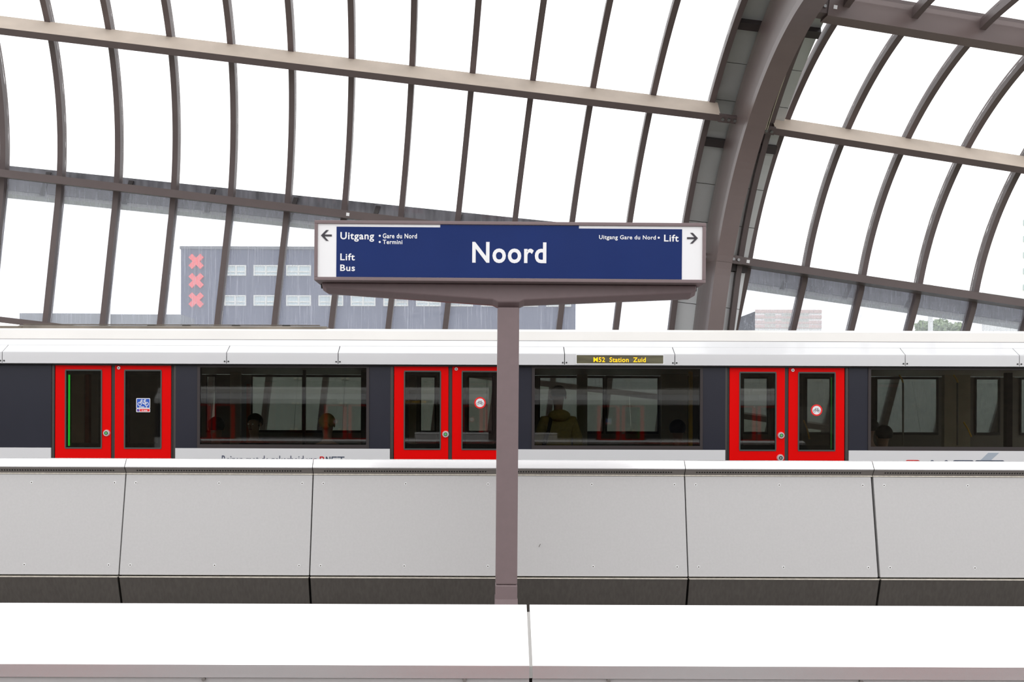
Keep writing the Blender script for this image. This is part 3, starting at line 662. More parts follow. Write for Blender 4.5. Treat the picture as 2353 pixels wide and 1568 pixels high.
door_w = [((149, 233), (285, 370)), ((927, 1009), (1061, 1145)), ((1698, 1782), (1834, 1918)), None, None]
zdt = zr(1200, 843.5)
for di, (d0, dm, d1) in enumerate(doors):
    off = (d0 + d1) / 2 - 259.5
    yo = ROLL * ((d0 + d1) / 2 - PX)
    pf = MB()
    pf.box(X(d0 - FRW - 4), X(d0 - 1), YT + .02, YT + .07, -.75, ztop_side); pf.box(X(d1 + 1), X(d1 + FRW + 5), YT + .02, YT + .07, -.75, ztop_side)
    pf.box(X(d0 - 1), X(d1 + 1), YT + .0, YT + .07, zdt, ztop_side)
    pf.build('door_post', 'frame_grey', train)
    MB().box(X(d0 - 2.5), X(d0 - 1), YT + .0, YT + .03, -.75, zdt).build('door_seal', 'rubber', train)
    MB().box(X(d1 + 1.2), X(d1 + 3), YT + .0, YT + .03, -.75, zdt).build('door_seal', 'rubber', train)
    MB().box(X(dm - 4), X(dm + 4), YT + .015, YT + .06, .0, zdt).build('door_seal', 'rubber', train)
    for li in (0, 1):
        lx0, lx1 = (d0, dm - 4) if li == 0 else (dm + 4, d1)
        lx0 += .5; lx1 -= .5
        if li == 0: wx0, wx1 = lx0 + (149 - 126), lx0 + (233 - 126)
        else: wx0, wx1 = lx0 + (285 - 263), lx0 + (370 - 263)
        wz1 = zr(1200, 854); wz0 = zr(1200, 1034)
        dm_ = MB()
        x0, x1, a0, a1 = X(lx0), X(lx1), X(wx0), X(wx1)
        y0, y1 = YT + .005, YT + .05
        dm_.box(x0, a0, y0, y1, .0, zdt); dm_.box(a1, x1, y0, y1, .0, zdt); dm_.box(a0, a1, y0, y1, .0, wz0); dm_.box(a0, a1, y0, y1, wz1, zdt)
        dl = dm_.build('door_leaf', 'red', train); dl['label'] = 'red sliding door leaf'
        g = MB(); t = .010
        g.box(a0, a1, YT - .0, YT + .03, wz1 - t, wz1 + t * .6); g.box(a0, a1, YT - .0, YT + .03, wz0 - t * .6, wz0 + t); g.box(a0 - t * .4, a0 + t, YT, YT + .03, wz0 + t, wz1 - t); g.box(a1 - t, a1 + t * .4, YT, YT + .03, wz0 + t, wz1 - t)
        g.build('window_gasket', 'gasket', dl)
        g = MB(); t = .05; y0, y1 = YT + .035, YT + .055
        g.box(a0, a1, y0, y1, wz1 - .05, wz1); g.box(a0, a1, y0, y1, wz0, wz0 + .06); g.box(a0, a0 + t, y0, y1, wz0 + .06, wz1 - .05); g.box(a1 - t, a1, y0, y1, wz0 + .06, wz1 - .05)
        g.build('inner_border', 'interior_dark', dl)
        MB().box(a0 + .008, a1 - .008, YT + .012, YT + .018, wz0 + .008, wz1 - .008).build('pane', 'glass_door', dl)
        if li == 0:
            c = Vector((X(d0 + 119), YT + .005, zr(1200, 999)))
            bt = MB().rod(c, c + Vector((0, -.02, 0)), .040, 24, .034).build('push_button', 'button', dl, smooth=False)
            MB().ring((c.x, c.z), .014, .022, c.y - .024, c.y - .018, 20).build('button_ring', 'frame_grey', dl)
            MB().rod(c + Vector((0, -.018, 0)), c + Vector((0, -.025, 0)), .012, 16).build('button_light', 'led_dim', dl)['label'] = 'green light in the button'
            if di == 2:
                c = Vector((X(1793.5), YT + .005, zr(1200, 1050.5)))
                MB().rod(c, c + Vector((0, -.02, 0)), .042, 24, .036).build('key_switch', 'button', dl)
                MB().ring((c.x, c.z), .010, .022, c.y - .025, c.y - .018, 20).build('switch_ring', 'frame_grey', dl)
            if di == 0:
                MB().box(X(155.3), X(158.2), YT + .019, YT + .03, zr(1200, 1029), zr(1200, 865)).build('light_strip', 'led_green', dl)['label'] = 'glowing green light strip'
        else:
            c = Vector((X(dm + 4 + 9.5), YT + .005, zr(1200, 849)))
            MB().rod(c, c + Vector((0, -.012, 0)), .021, 18, .017).build('door_lamp', 'button', dl)
            MB().rod(c + Vector((0, -.011, 0)), c + Vector((0, -.016, 0)), .008, 12).build('lamp_lens', 'frame_grey', dl)
            ys = YT + .0105
            if di == 0:
                def R(px, py): return (X(px), zr(300, py))
                def rr(mbx, x0, x1, y0, y1, r, ya, yb):
                    pts = []
                    for (cx, cy, s0) in ((x1 - r, y0 + r, 0), (x0 + r, y0 + r, 1), (x0 + r, y1 - r, 2), (x1 - r, y1 - r, 3)):
                        for q in range(4):
                            an = (s0 + q / 3) * math.pi / 2; pts.append(R(cx + r * math.cos(an), cy - r * math.sin(an)))
                    mbx.plate(pts, ya, yb)
                mb = MB(); rr(mb, 312.3, 344.4, 915.3, 938.6, 1.8, ys - .002, ys); rr(mb, 312.3, 344.4, 938.8, 947.5, 1.4, ys - .002, ys)
                st = mb.build('bicycle_sticker', 'sticker_white', dl); st['label'] = 'blue and red bicycle sticker'
                rr2 = MB(); rr(rr2, 313.9, 342.9, 916.9, 937.2, .8, ys - .003, ys - .001); rr2.build('sticker_field', 'sticker_blue', dl)
                rr3 = MB(); rr(rr3, 320.8, 343.2, 940.2, 945.9, .6, ys - .003, ys - .001); rr3.build('sticker_strip', 'sticker_red', dl)
                rr4 = MB(); rr(rr4, 313.9, 319.8, 940.2, 945.9, .4, ys - .003, ys - .001); rr4.build('sticker_logo', 'sticker_blue', dl)
                mb = MB(); c1 = R(314.3, 945); c2 = R(319.4, 941.5); mb.plate([c1, (c1[0] + .006, c1[1]), c2, (c2[0] - .006, c2[1])], ys - .004, ys - .002); mb.build('logo_stroke', 'sticker_red', dl)
                mb = MB(); cc = R(328.4, 925.6); bike(mb, cc[0], cc[1], .125, ys - .003, .001, .055); mb.build('bicycle_symbol', 'sticker_white', dl)
                a_ = R(319.8, 936.9); b_ = R(331.8, 934); text('max.', 'sticker_text', 'sticker_white', dl, (a_[0], b_[0], a_[1], b_[1]), ys - .003, .001, .02)
                a_ = R(334.0, 936.9); b_ = R(337.4, 932.9); text('2', 'sticker_text', 'sticker_white', dl, (a_[0], b_[0], a_[1], b_[1]), ys - .003, .001, .02)
                a_ = R(325, 945.3); b_ = R(328.5, 941.8)
                mb = MB(); cx_, cz_ = (a_[0] + b_[0]) / 2, (a_[1] + b_[1]) / 2; mb.ring((cx_, cz_), .005, .008, ys - .004, ys - .003, 14)
                for q in (0, 1, 2): 
                    q0 = R(330.2 + q * 2.9, 945.2); q1 = R(331.8 + q * 2.9, 942.2); mb.box(q0[0], q1[0], ys - .004, ys - .003, q0[1], q1[1])
                mb.build('sticker_symbols', 'sticker_white', dl)
            if di in (1, 2):
                cx_, cy_ = ((1103, 926), (1877, 943))[di - 1]
                c_ = (X(cx_), zr(cx_, cy_))
                mb = MB(); mb.rod((c_[0], ys, c_[1]), (c_[0], ys - .002, c_[1]), .050, 32); mb.build('no_bicycle_sticker', 'sticker_white', dl)['label'] = 'white disc with a bicycle'
                mb = MB(); mb.ring(c_, .050, .0665, ys - .003, ys, 40); mb.build('sticker_rim', 'sticker_red', dl)
                mb = MB(); bike(mb, c_[0], c_[1], .080, ys - .003, .001, .035); mb.build('bicycle_symbol', 'arrow', dl)
            if di == 2:
                MB().box(X(1911.3), X(1912.3), YT + .019, YT + .03, zr(1200, 1030), zr(1200, 865)).build('light_strip', 'led_dim', dl)['label'] = 'dim green light strip'

# LED destination display
a = (X(1323.5), X(1521.5), zr(1422, 836.5), zr(1422, 817.5))
ds = MB(); y = YT - .056
t = .008
ds.box(a[0] - t, a[1] + t, y - .006, y + .004, a[2] - t, a[2]); ds.box(a[0] - t, a[1] + t, y - .006, y + .004, a[3], a[3] + t); ds.box(a[0] - t, a[0], y - .006, y + .004, a[2], a[3]); ds.box(a[1], a[1] + t, y - .006, y + .004, a[2], a[3])
dsp = ds.build('destination_display', 'sign_white', train); dsp['label'] = 'amber destination display reading M52 Station Zuid'
MB().box(a[0], a[1], y - .002, y + .004, a[2], a[3]).build('display_screen', 'led_back', dsp)
text('M52  Station  Zuid', 'display_text', 'led_amber', dsp, (X(1362), X(1481.5), zr(1422, 833.2), zr(1422, 822.2)), y - .0025, .002, .012, 1.06)
# writing low on the side
text('Reizen met de zekerheid van', 'slogan', 'navy', train, (X(510), X(729), Z(1067.5) , Z(1049.2)), YT - .0005, .002, .004, 1.04)
def logo(x0, x1, ytop, h, par, big):
    """R NET word mark in rounded strokes; x in px, ytop in px at that column"""
    W = x1 - x0; u = lambda f: X(x0 + W * f)
    zt_ = zr((x0 + x1) / 2, ytop); zb_ = zt_ - h / 200; th = h * (.22 if big else .17) / 200; y0 = YT - .0025; y1 = YT - .0005
    def stroke(pts):
        mb = MB(); pts = [Vector((p_[0], p_[1])) for p_ in pts]
        for i_ in range(len(pts) - 1):
            d = (pts[i_ + 1] - pts[i_]); d.normalize(); n_ = Vector((-d.y, d.x)) * th / 2
            mb.plate([tuple(pts[i_] - n_), tuple(pts[i_ + 1] - n_), tuple(pts[i_ + 1] + n_), tuple(pts[i_] + n_)], y0, y1)
        for p_ in pts: mb.rod((p_.x, y0, p_.y), (p_.x, y1, p_.y), th / 2, 16)
        return mb
    e = th / 2; T = zt_ - e; Bt = zb_ + e; Mi = (T + Bt) / 2
    stroke([(u(0) + e, Bt), (u(0) + e, T), (u(.14) - e, T), (u(.155), T - th * .6), (u(.14), Mi), (u(.04), Mi), (u(.15), Bt)]).build('logo_letter', 'logo_red', par)['label'] = 'red logo letter'
    MB().rod((u(.20), y0, Mi), (u(.20), y1, Mi), th * .6, 14).build('logo_dot', 'slate', par)
    stroke([(u(.265), Bt), (u(.265), T), (u(.405), Bt), (u(.405), T)]).build('logo_letter', 'slate', par)
    stroke([(u(.74) if 0 else u(.66), T), (u(.49), T), (u(.49), Bt), (u(.66), Bt)]).build('logo_letter', 'slate', par)
    stroke([(u(.49), Mi), (u(.62), Mi)]).build('logo_letter', 'slate', par)
    stroke([(u(.71), T), (u(.965), T)]).build('logo_letter', 'slate', par); stroke([(u(.86), T), (u(.86), Bt)]).build('logo_letter', 'slate', par)
logo(735, 793, 1049.5, 15, train, False)
logo(2081, 2312, 1057.8, 40, train, True)
mb = MB(); mb.plate([(X(2245), zr(2270, 1066)), (X(2269), zr(2270, 1066)), (X(2296), zr(2270, 1041)), (X(2271), zr(2270, 1041))][::1], YT - .0018, YT - .0002); mb.build('logo_stripe', 'pale_slate', train)['label'] = 'pale grey slanted stripe'
# roof tray
Yt = YT + .62
tr0, tr1 = -120, 728
x0 = at(tr0, 760, Yt).x; x1 = at(tr1, 760, Yt).x
rl = MB(); zb_ = zx(770, YT + .5); 
fr0 = MB(); fy = YT + .36
fr0.hexa([(at(8, 768, fy).x, fy, zx(768.5, fy)), (at(738, 768, fy).x, fy, zx(768.5, fy)), (at(738, 768, fy).x, fy + .5, zx(768.5, fy)), (at(8, 768, fy).x, fy + .5, zx(768.5, fy)),
          (at(14, 768, fy).x, fy + .03, zx(759.5, fy)), (at(738, 768, fy).x, fy + .03, zx(759.5, fy)), (at(738, 768, fy).x, fy + .5, zx(759.5, fy)), (at(14, 768, fy).x, fy + .5, zx(759.5, fy))])
fr0.build('roof_fairing', 'roof_white', train)
ty = YT + .42; 
tm = MB(); tm.extr([(ty, zx(758.5, ty)), (ty + .9, zx(758.5, ty)), (ty + .9, zx(751.6, ty + .02)), (ty + .05, zx(751.6, ty + .05)), (ty + .015, zx(752.5, ty))], at(40, 750, ty).x, at(748, 750, ty).x)
tm.build('roof_tray', 'tray', train)['label'] = 'grimy grey equipment tray on the roof'
MB().box(at(-200, 750, ty).x, at(50, 750, ty).x, ty, ty + .5, zx(758, ty), zx(753, ty)).build('roof_tray', 'tray', train)
MB().box(at(55, 750, ty + .25).x, at(735, 750, ty + .25).x, ty + .23, ty + .27, zx(750.4, ty + .25), zx(748.6, ty + .25)).build('tray_rail', 'tray', train)
MB().box(at(738, 750, ty).x, at(750, 750, ty).x, ty - .02, ty + .3, zx(768, ty), zx(759, ty)).build('tray_end', 'clip', train)
for px in (60, 180, 203, 310, 333, 450, 474, 580, 603):
    c = at(px + 10, 754, ty + .08); mb = MB(); mb.box(c.x - .045, c.x + .045, c.y, c.y + .06, c.z - .012, c.z + .012); mb.tube([(c.x - .11, c.y, c.z - .02), (c.x - .04, c.y + .02, c.z + .012)], .007, 6)
    mb.build('tray_clip', 'clip', train)
for px in (347, 427, 541, 657): c = at(px, 749.3, ty + .2); MB().box(c.x - .045, c.x + .045, c.y, c.y + .06, c.z - .008, c.z + .012).build('tray_clip', 'clip', train)

# a second train of the same kind across the platform behind the viewpoint (mirrored in the windows)
t2 = copy_tree(train); t2.rotation_euler = (0, 0, math.pi); t2.location = (-0.3, -5.3, -1.27)
t2['label'] = 'second white metro train with red doors behind the viewpoint, mirrored in the windows'

# ------------------------------------------------------------------ platform parapets
def Yz(py, Y): return (Y, zx(py, Y))
JX = [-138, 291, 720.5, 1146, 1573, 2004.5, 2436]
lab_far = ['silver parapet section cut by the left edge of the photo', 'silver parapet section below the left red doors and the slogan', 'silver parapet section just left of the sign post',
           'silver parapet section just right of the sign post', 'silver parapet section below the right red doors', 'silver parapet section cut by the right edge of the photo']
ZN = zx(1077.5, 8.123)
for i in range(6):
    g = 0.006
    x0 = xx(JX[i], 8.165) + g / 2; x1 = xx(JX[i + 1], 8.165) - g / 2
    yo = 0
    root = thing('parapet_section', ((x0 + x1) / 2, 8.2, 0), lab_far[i], 'parapet', 'far parapet sections')
    cap = MB(); cap.extr([Yz(1077.5, 8.123), Yz(1076.0, 8.121), Yz(1058, 8.165), (8.20, zx(1058, 8.165) + .004), (8.32, zx(1058, 8.165) - .02), (8.32, ZN - .05), (8.16, ZN - .03)][::-1], x0, x1); cap.build('cap', 'alu', root)
    n0 = Vector((0, 8.125, zx(1078.5, 8.125))); n1 = Vector((0, 8.158, zx(1090, 8.158)))
    vs = MB(); vs.extr([(n0.y, n0.z), (n1.y, n1.z), (n1.y + .03, n1.z), (n0.y + .05, n0.z + .01)], x0, x1); vt = vs.build('vent_strip', 'vent', root)
    # holes, one row
    hb_ = MB(); nrm = (n1 - n0).cross(Vector((1, 0, 0))).normalized(); 
    if nrm.y > 0: nrm = -nrm
    xs = x0 + .095; mid = (n0 + n1) / 2
    while xs < x1 - .095:
        c = Vector((xs, mid.y, mid.z)); hb_.rod(c - nrm * .01, c + nrm * .0015, .0065, 8); xs += .0212
    tag(hb_.build('vent_holes', 'black', vt), kind='stuff')
    sl = MB(); sl.extr([Yz(1090.3, 8.158), Yz(1093.2, 8.150), (8.19, zx(1093.2, 8.15)), (8.19, zx(1090.3, 8.158))], x0, x1); sl.build('seal_strip', 'seal', root)
    top = Yz(1094, 8.152); bot = Yz(1324.5, 8.0); gx = .0015; gr = .012 if i == 4 else .0015
    pn = MB(); pn.hexa([(x0 + gx, bot[0], bot[1]), (x1 - gr, bot[0], bot[1]), (x1 - gr, bot[0] + .05, bot[1]), (x0 + gx, bot[0] + .05, bot[1]), (x0 + gx, top[0], top[1]), (x1 - gr, top[0], top[1]), (x1 - gr, top[0] + .05, top[1]), (x0 + gx, top[0] + .05, top[1])])
    po = pn.build('infill_panel', 'alu_face', root, bevel=.003)
    for fx_ in (.055, .5, .945):
        for py in (1113, 1302):
            f_ = (py - 1094) / 230.5; yy = top[0] + (bot[0] - top[0]) * f_; zz = top[1] + (bot[1] - top[1]) * f_; xs = x0 + (x1 - x0) * fx_
            q = MB(); q.rod((xs, yy, zz), (xs, yy - .003, zz), .0115, 16); q.build('screw', 'sign_white', po)
            q = MB(); q.rod((xs, yy - .002, zz), (xs, yy - .0045, zz), .005, 10); q.build('screw_socket', 'stain', po)
    ed = MB(); ed.extr([Yz(1328.6, 7.985), Yz(1330.4, 7.985), (8.05, zx(1330.4, 7.985)), (8.05, zx(1328.6, 7.985))], x0 + .004, x1 - .004); ed.build('edge_trim', 'seal', root)
    kp = MB(); z_t = zx(1330.5, 7.99); kp.extr([(7.99, z_t), (8.085, .02), (8.14, .02), (8.05, z_t)], x0 + .006, x1 - .006); kp.build('kick_plate', 'dark_steel', root)
    bk = MB(); bk.extr([(8.075, zx(1322, 8.0)), (8.21, zx(1094, 8.152)), (8.30, zx(1060, 8.165) - .03), (8.5, 1.1), (8.5, 0.0), (8.16, 0.0)], x0 - .002, x1 + .002); bk.build('backing', 'black', root)
    if i == 3:
        q = MB(); c = at(1240, 1254, 8.03); q.tube([c + Vector((-.006, 0, -.012)), c + Vector((.006, 0, .012))], .0022, 5); q.build('smudge', 'stain', po)
# near parapet
ya, yb_ = 1.948, 1.829
JN = [-2.908, -1.408, .092, 1.592, 3.09]
labn = ['near parapet cap beyond the left edge', 'wide bright metal parapet cap in the foreground, left of the joint', 'wide bright metal parapet cap in the foreground, right of the joint', 'near parapet cap beyond the right edge']
for i in (1, 2):
    x0, x1 = JN[i] + .003, JN[i + 1] - .003
    root = thing('parapet_section', ((x0 + x1) / 2, 1.92, 0), labn[i], 'parapet', 'near parapet sections')
    z1 = zx(1390, ya); z0 = zx(1530.5, yb_); z00 = zx(1560, yb_)
    cap = MB(); cap.extr([(yb_, z00), (yb_ + .03, z00), (yb_ + .03, z0 - .01), (ya + .02, z1 - .03), (ya + .03, z1 - .03), (ya + .012, z1 - .002), (ya, z1), (yb_ + .002, z0 + .002), (yb_, z0)], x0, x1)
    cap.build('cap', 'alu', root)
    b_ = MB(); b_.extr([(yb_ + .006, z00 - .002), (yb_ + .006, .05), (yb_ + .04, .05), (yb_ + .04, z00 - .002)], x0, x1); pb = b_.build('infill_panel', 'alu_face', root)
    for xs in ([-.51, -.03] if i == 1 else [.235, .70]):
        zc = zx(1564.5, yb_); MB().rod((xs - .0, yb_ + .006, zc), (xs, yb_ + .0, zc), .0035, 10).build('rivet', 'vent', pb)
    if i == 1:
        jj = MB(); jj.extr([(yb_ + .004, z00), (yb_ + .03, z00), (ya + .01, z1 - .03), (ya - .01, z1 - .012), (yb_ + .004, z0 - .002)], x1, x1 + .006); jj.build('joint_strip', 'gutter_lip', root)
    bk = MB(); bk.extr([(ya + .02, z1 - .035), (ya + .30, z1 - .3), (ya + .30, .0), (ya + .02, .0)], x0, x1); bk.build('rear_panel', 'alu_face', root)

# ------------------------------------------------------------------ platform sign
YS = 7.0; sx_ = lambda px: xx(px, YS); sz_ = lambda py: zx(py, YS)
sign = thing('platform_sign', (sx_(1161), YS + .1, 0), 'wide blue and white platform sign reading Noord on a single mauve-brown post', 'sign')
SXA, SXB = sx_(716.8), sx_(1617.2); ZA, ZB_ = sz_(509.0), sz_(647.0); D_ = .42
fm = MB(); t = 7.6 / F * YS
y0, y1 = YS, YS + D_
fm.box(SXA, SXB, y0, y1, ZA - t, ZA); fm.box(SXA, SXB, y0, y1, ZB_, ZB_ + t); fm.box(SXA, SXA + t, y0, y1, ZB_ + t, ZA - t); fm.box(SXB - t, SXB, y0, y1, ZB_ + t, ZA - t)
fm.build('sign_frame', 'sign_frame', sign, bevel=.003)
MB().box(SXA + t, SXB - t, YS + .012, YS + .03, ZB_ + t, ZA - t).build('sign_panel', 'sign_white', sign)['label'] = 'white panel of the sign'
bl = MB(); xl, xr = sx_(767.5), sx_(1562.5); zb2 = ZB_ + t + .002
zt1 = sz_(525.0 - .8 - 1.2); zt0 = ZA - t - .001
bl.plate([(xl, zb2), (xr, zb2), (xr, sz_(523.2)), (sx_(1325), sz_(523.2)), (sx_(1325), zt0), (sx_(1006), zt0), (sx_(1006), sz_(523.2)), (xl, sz_(523.2))], YS + .009, YS + .0125)
bl.build('blue_field', 'blue', sign)['label'] = 'royal blue field'
BX = sign; yt_ = YS + .0085
def st(s_, x0, x1, ytop, ybot, wgt=.012, sp=1.0):
    return text(s_, 'lettering', 'sign_text', sign, (sx_(x0), sx_(x1), sz_(ybot), sz_(ytop)), yt_, .0015, wgt, sp)
# vertical corrections: the sign itself is turned a trace clockwise, so rows are given on its own axis
def yl(x, y_): return y_ - (x - 1161) * .0080
st('Noord', 1080, 1250.5, yl(1165, 556), yl(1165, 604.5), .022, 1.10)
st('Uitgang', 776.5, 854, yl(815, 533), yl(815, 554.8), .018, 1.10)
st('Gare du Nord', 874, 952.5, yl(912, 536.2), yl(912, 547.4), .018, 1.10)
st('Termini', 874, 919, yl(896, 550.6), yl(896, 560.6), .018, 1.10)
st('Lift', 776.5, 810, yl(793, 582), yl(793, 598), .018, 1.10); st('Bus', 776.5, 810.5, yl(793, 607.6), yl(793, 622.6), .018, 1.10)
st('Uitgang Gare du Nord', 1371.5, 1502, yl(1436, 540.2), yl(1436, 552.6), .018, 1.10); st('Lift', 1521, 1554.5, yl(1537, 539), yl(1537, 555), .018, 1.10)
for px, py in ((867, yl(867, 541.3)), (867, yl(867, 555.6)), (1508.7, yl(1508, 546))):
    MB().rod((sx_(px), yt_, sz_(py)), (sx_(px), yt_ - .0015, sz_(py)), 2.4 / F * YS, 16).build('bullet_dot', 'sign_text', sign)
for cx_, cy_, d in ((744, yl(744, 540.3), -1), (1586.5, yl(1586, 546.9), 1)):
    r = 12.3; w_ = 2.15
    def q_(dx, dy): return (sx_(cx_ + d * dx), sz_(cy_ + dy))
    mb = MB(); y0_, y1_ = YS + .0085, YS + .0122
    def pl(pts): mb.plate([q_(*p_) for p_ in pts], y0_, y1_)
    pl([(-12.5, -w_), (6, -w_), (6, w_), (-12.5, w_)])
    pl([(12.5, 0), (6.4, 0), (-5.2, -12.3), (.6, -12.3)]); pl([(12.5, 0), (6.4, 0), (-5.2, 12.3), (.6, 12.3)])
    mb.build('arrow', 'arrow', sign)['label'] = 'dark arrow pointing %s' % ('left' if d < 0 else 'right')
# bracket beam under the box, tapering to the ends
yc = YS + D_ / 2
tz = ZB_ - .002; hw = .085
bm_ = MB()
def bsec(x, zb__, zt__, hw_):
    return [(x, yc - hw_, zt__), (x, yc - hw_, zb__ + .035), (x, yc - hw_ + .05, zb__), (x, yc + hw_ - .05, zb__), (x, yc + hw_, zb__ + .035), (x, yc + hw_, zt__)]
Yfb = yc - hw
def bx_(px): return (px - PX) * Yfb / F
def bz_(py): return zx(py, Yfb)
secs = [bsec(bx_(735), bz_(668), tz, hw), bsec(bx_(745), bz_(675), tz, hw), bsec(bx_(1128), bz_(699.5), tz, hw), bsec(bx_(1140), bz_(705), tz, hw), bsec(bx_(1189), bz_(705), tz, hw), bsec(bx_(1201), bz_(699.5), tz, hw), bsec(bx_(1584), bz_(681), tz, hw), bsec(bx_(1596), bz_(674), tz, hw)]
bm_.sweep(secs); bm_.build('bracket_beam', 'sign_frame', sign, bevel=.006)
for px in (733.5, 1597.5):
    c = Vector((bx_(px), yc, bz_(657))); MB().rod(c + Vector((-.012, 0, 0)), c + Vector((.012, 0, 0)), .02, 12).build('end_bolt', 'clip', sign)
MB().box(bx_(1139.7), bx_(1189.3), yc - hw, yc + hw, bz_(1344), bz_(706)).build('post', 'sign_frame', sign, bevel=.008)
ps = MB(); ps.box(bx_(1139.4), bx_(1189.6), yc - hw - .004, yc + hw, 0.12, bz_(1345)); ps.build('post_base', 'sign_frame', sign, bevel=.008)
MB().hexa([(bx_(1137), yc - hw - .07, 0), (bx_(1192), yc - hw - .07, 0), (bx_(1192), yc + hw + .05, 0), (bx_(1137), yc + hw + .05, 0), (bx_(1138.5), yc - hw - .01, zx(1377, yc - hw)), (bx_(1190.5), yc - hw - .01, zx(1377, yc - hw)), (bx_(1190.5), yc + hw + .01, zx(1377, yc - hw)), (bx_(1138.5), yc + hw + .01, zx(1377, yc - hw))]).build('foot_plinth', 'sign_frame', sign)
sign.rotation_euler = (0, .0042, 0)

# ------------------------------------------------------------------ passengers
def skin_mesh(name, verts, edges, radii, m, parent, root=0, sub=1):
    me = bpy.data.meshes.new(name); o0 = LOC[parent.name]
    me.from_pydata([Vector(v) for v in verts], edges, [])
    o = bpy.data.objects.new(name, me); C.objects.link(o); o.parent = parent
    md = o.modifiers.new('skin', 'SKIN'); md.use_smooth_shade = True
    for i, r in enumerate(radii):
        r = r if isinstance(r, tuple) else (r, r)
        me.skin_vertices[0].data[i].radius = r; me.skin_vertices[0].data[i].use_root = (i == root)
    s = o.modifiers.new('smooth', 'SUBSURF'); s.levels = sub; s.render_levels = sub
    me.materials.append(M[m]); LOC[o.name] = o0
    return o
def ellipsoid(name, c, r, m, parent, n=16, squash=None, cut=None):
    me = bpy.data.meshes.new(name); bm = bmesh.new(); bmesh.ops.create_uvsphere(bm, u_segments=24, v_segments=16, radius=1)
    for v in bm.verts:
        p = v.co.copy()
        if squash: p = squash(p)
        v.co = Vector((c[0] + p.x * r[0], c[1] + p.y * r[1], c[2] + p.z * r[2]))
    if cut:
        bmesh.ops.delete(bm, geom=[v for v in bm.verts if cut(v.co - Vector(c))], context='VERTS')
    bm.to_mesh(me); bm.free(); me.materials.append(M[m])
    for p in me.polygons: p.use_smooth = True
    o = bpy.data.objects.new(name, me); C.objects.link(o); o.parent = parent; LOC[o.name] = LOC[parent.name]
    return o
def person(head_px, head_py, Y, seated, label, coat, hair, skin, rot=0.0, bun=False, hood=False, bag=False, s=1.0):
    """body in local metres, facing +Y when rot = 0 (back to the viewer); head centre lands on the given spot"""
    hc = at(head_px, head_py, Y)
    root = thing('person', (hc.x, Y, ZF), label, 'person')
    hz = hc.z - ZF
    root.rotation_euler = (0, 0, rot); LOC[root.name] = Vector((0, 0, 0))
    hip = hz - .80 * s
    V = [(0, 0, hip), (0, 0, hip + .16), (0, .01, hip + .34), (0, .0, hip + .50), (0, 0, hip + .59), (0, .015, hip + .67), (0, .02, hz - .02), (0, .01, hz + .07)]
    E = [(i, i + 1) for i in range(7)]; Rr = [(.15, .12), (.14, .11), (.16, .115), (.14, .10), (.058, .058), (.056, .056), (.085, .10), (.07, .088)]
    hands = []
    for sd in (-1, 1):
        n0 = len(V)
        V += [(sd * .17, 0, hip + .50), (sd * .245, -.02, hip + .24), (sd * .20, .10, hip + .06), (sd * .14, .22, hip + .04), (sd * .11, .28, hip + .03)]
        E += [(3, n0), (n0, n0 + 1), (n0 + 1, n0 + 2), (n0 + 2, n0 + 3), (n0 + 3, n0 + 4)]; Rr += [.062, .046, .036, .027, (.034, .018)]
        for fi, (dx, ln) in enumerate(((-.028, .062), (-.010, .075), (.010, .072), (.028, .056))):
            m0 = len(V); bx, by, bz = sd * .11 + dx, .30, hip + .03
            V += [(bx, by, bz), (bx - sd * .004, by + ln * .6, bz - .012), (bx - sd * .008, by + ln * .85, bz - .035)]
            E += [(n0 + 4, m0), (m0, m0 + 1), (m0 + 1, m0 + 2)]; Rr += [.009, .008, .007]
        m0 = len(V); V += [(sd * .11 - sd * .04, .27, hip + .02), (sd * .11 - sd * .055, .31, hip + .01)]; E += [(n0 + 3, m0), (m0, m0 + 1)]; Rr += [.010, .008]
        l0 = len(V)
        if seated: V += [(sd * .10, .05, hip - .02), (sd * .12, .45, hip + .0), (sd * .12, .47, .10), (sd * .13, .60, .05)]
        else: V += [(sd * .10, 0, hip - .06), (sd * .11, .03, hip * .52), (sd * .12, -.01, .09), (sd * .13, .14, .045)]
        E += [(0, l0), (l0, l0 + 1), (l0 + 1, l0 + 2), (l0 + 2, l0 + 3)]; Rr += [.085, .06, .045, .035]
    skin_mesh('body', V, E, Rr, skin, root, 0, 2)
    # top garment over torso and arms
    g = 1.16
    Vt = [(0, 0, hip - .04), (0, 0, hip + .16), (0, .01, hip + .34), (0, 0, hip + .50), (0, 0, hip + .56)]; Et = [(0, 1), (1, 2), (2, 3), (3, 4)]; Rt = [(.18, .14), (.17, .13), (.19, .135), (.165, .12), (.075, .08)]
    for sd in (-1, 1):
        n0 = len(Vt); Vt += [(sd * .17, 0, hip + .495), (sd * .25, -.02, hip + .24), (sd * .205, .10, hip + .06), (sd * .15, .20, hip + .04)]; Et += [(3, n0), (n0, n0 + 1), (n0 + 1, n0 + 2), (n0 + 2, n0 + 3)]; Rt += [.082, .066, .054, .044]
    skin_mesh('hoodie' if hood else 'coat', Vt, Et, Rt, coat, root, 0, 2)
    Vl = [(0, 0, hip)]; El = []; Rl = [(.165, .13)]
    for sd in (-1, 1):
        n0 = len(Vl)
        if seated: Vl += [(sd * .10, .05, hip - .02), (sd * .12, .46, hip + .0), (sd * .12, .47, .12)]
        else: Vl += [(sd * .10, 0, hip - .08), (sd * .11, .02, hip * .5), (sd * .12, -.01, .10)]
        El += [(0, n0), (n0, n0 + 1), (n0 + 1, n0 + 2)]; Rl += [.10, .075, .06]
    skin_mesh('trousers', Vl, El, Rl, 'trousers', root, 0, 2)
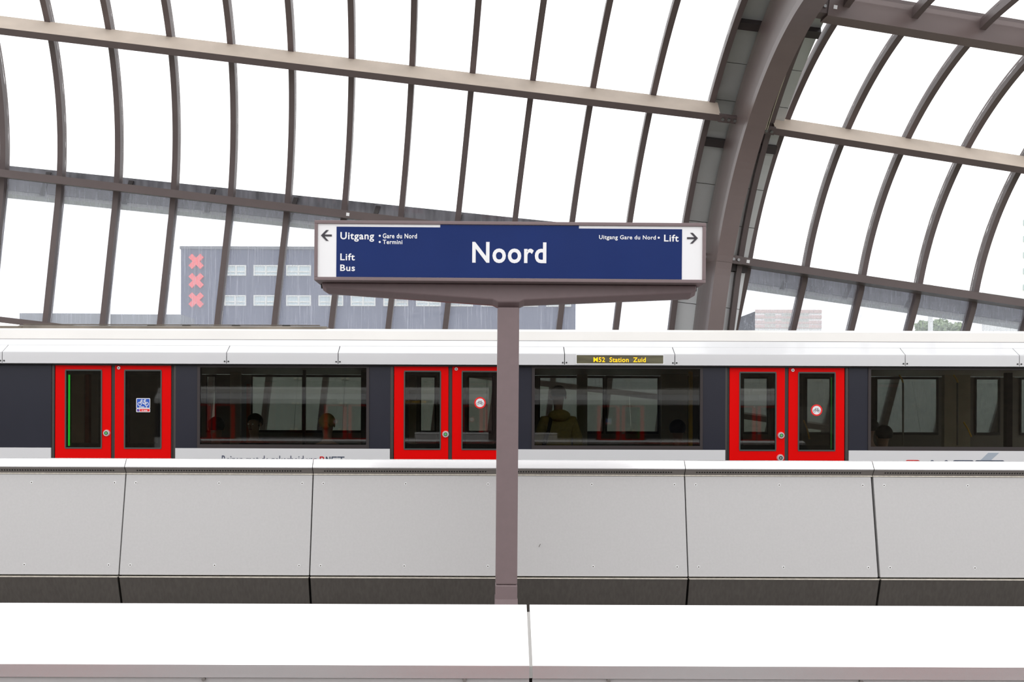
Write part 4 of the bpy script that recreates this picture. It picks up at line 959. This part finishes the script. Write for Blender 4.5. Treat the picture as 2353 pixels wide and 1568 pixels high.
    # face details on the front (+Y)
    for sd in (-1, 1):
        ellipsoid('eye', (sd * .032, .098, hz + .0), (.012, .008, .007), 'sign_white', root)
        ellipsoid('ear', (sd * .088, .0, hz - .005), (.012, .022, .032), skin, root)
    ellipsoid('nose', (0, .118, hz - .028), (.014, .02, .026), skin, root); ellipsoid('mouth', (0, .104, hz - .065), (.026, .008, .007), 'coat_red', root)
    big = 1.16 if hair != 'hair_short' else 1.02
    ellipsoid('hair', (0, -.012, hz + .035), (.098 * (1.05 if not hood else .98), .115, .108 * (1.0 if not hood else .93)), 'hair_dark' if hair != 'hair_blond' else hair, root, cut=lambda p: (p.y > .055 and p.z < .035) or p.z < (-.075 if not hood else -.05))
    if bun: ellipsoid('hair_bun', (0, -.135, hz - .015), (.048, .042, .045), hair, root)
    if hood:
        ellipsoid('hood', (0, -.085, hip + .565), (.135, .085, .075), coat, root)
    if bag:
        MB_ = MB(); pts = [(.13, -.11, hip + .55), (-.02, -.148, hip + .40), (-.14, -.15, hip + .22), (-.215, -.10, hip + .04)]
        pts = [(-p[0], p[1], p[2]) for p in pts]
        pts = [(-.10, -.10, hip + .55), (-.135, -.135, hip + .40), (-.19, -.13, hip + .22), (-.25, -.06, hip + .05)]
        MB_.tube(pts, .022, 8); MB_.build('shoulder_strap', 'coat_dark', root)
    return root
person(1283, 911, 12.15, False, 'person in an olive yellow hoodie with shoulder strap, standing back turned in the train', 'hoodie', 'hair_short', 'skin', 0.08, hood=True, bag=True, s=1.0)
person(752, 976, 12.35, True, 'person with blond hair in a bun seated with back turned inside the train', 'coat_dark', 'hair_blond', 'skin_pale', 0, bun=True)
person(585, 975, 12.9, True, 'person with dark hair and a dark coat seated left of centre in the first window', 'coat_dark', 'hair_dark', 'skin', math.pi * .9)
person(497, 984, 12.3, True, 'person with dark round hair seated at the left end of the first window', 'coat_dark', 'hair_dark', 'skin', .3)
person(1557, 990, 12.4, True, 'person in dark silhouette seated at the right end of the middle window', 'coat_dark', 'hair_dark', 'skin', -.3)
person(2030, 1003, 12.4, True, 'person in dark silhouette seated at the left of the right-hand window', 'coat_dark', 'hair_dark', 'skin', .2)
person(1998, 986, 13.5, True, 'person in dark silhouette sitting behind another at the left of the right-hand window', 'coat_dark', 'hair_dark', 'skin', .6)
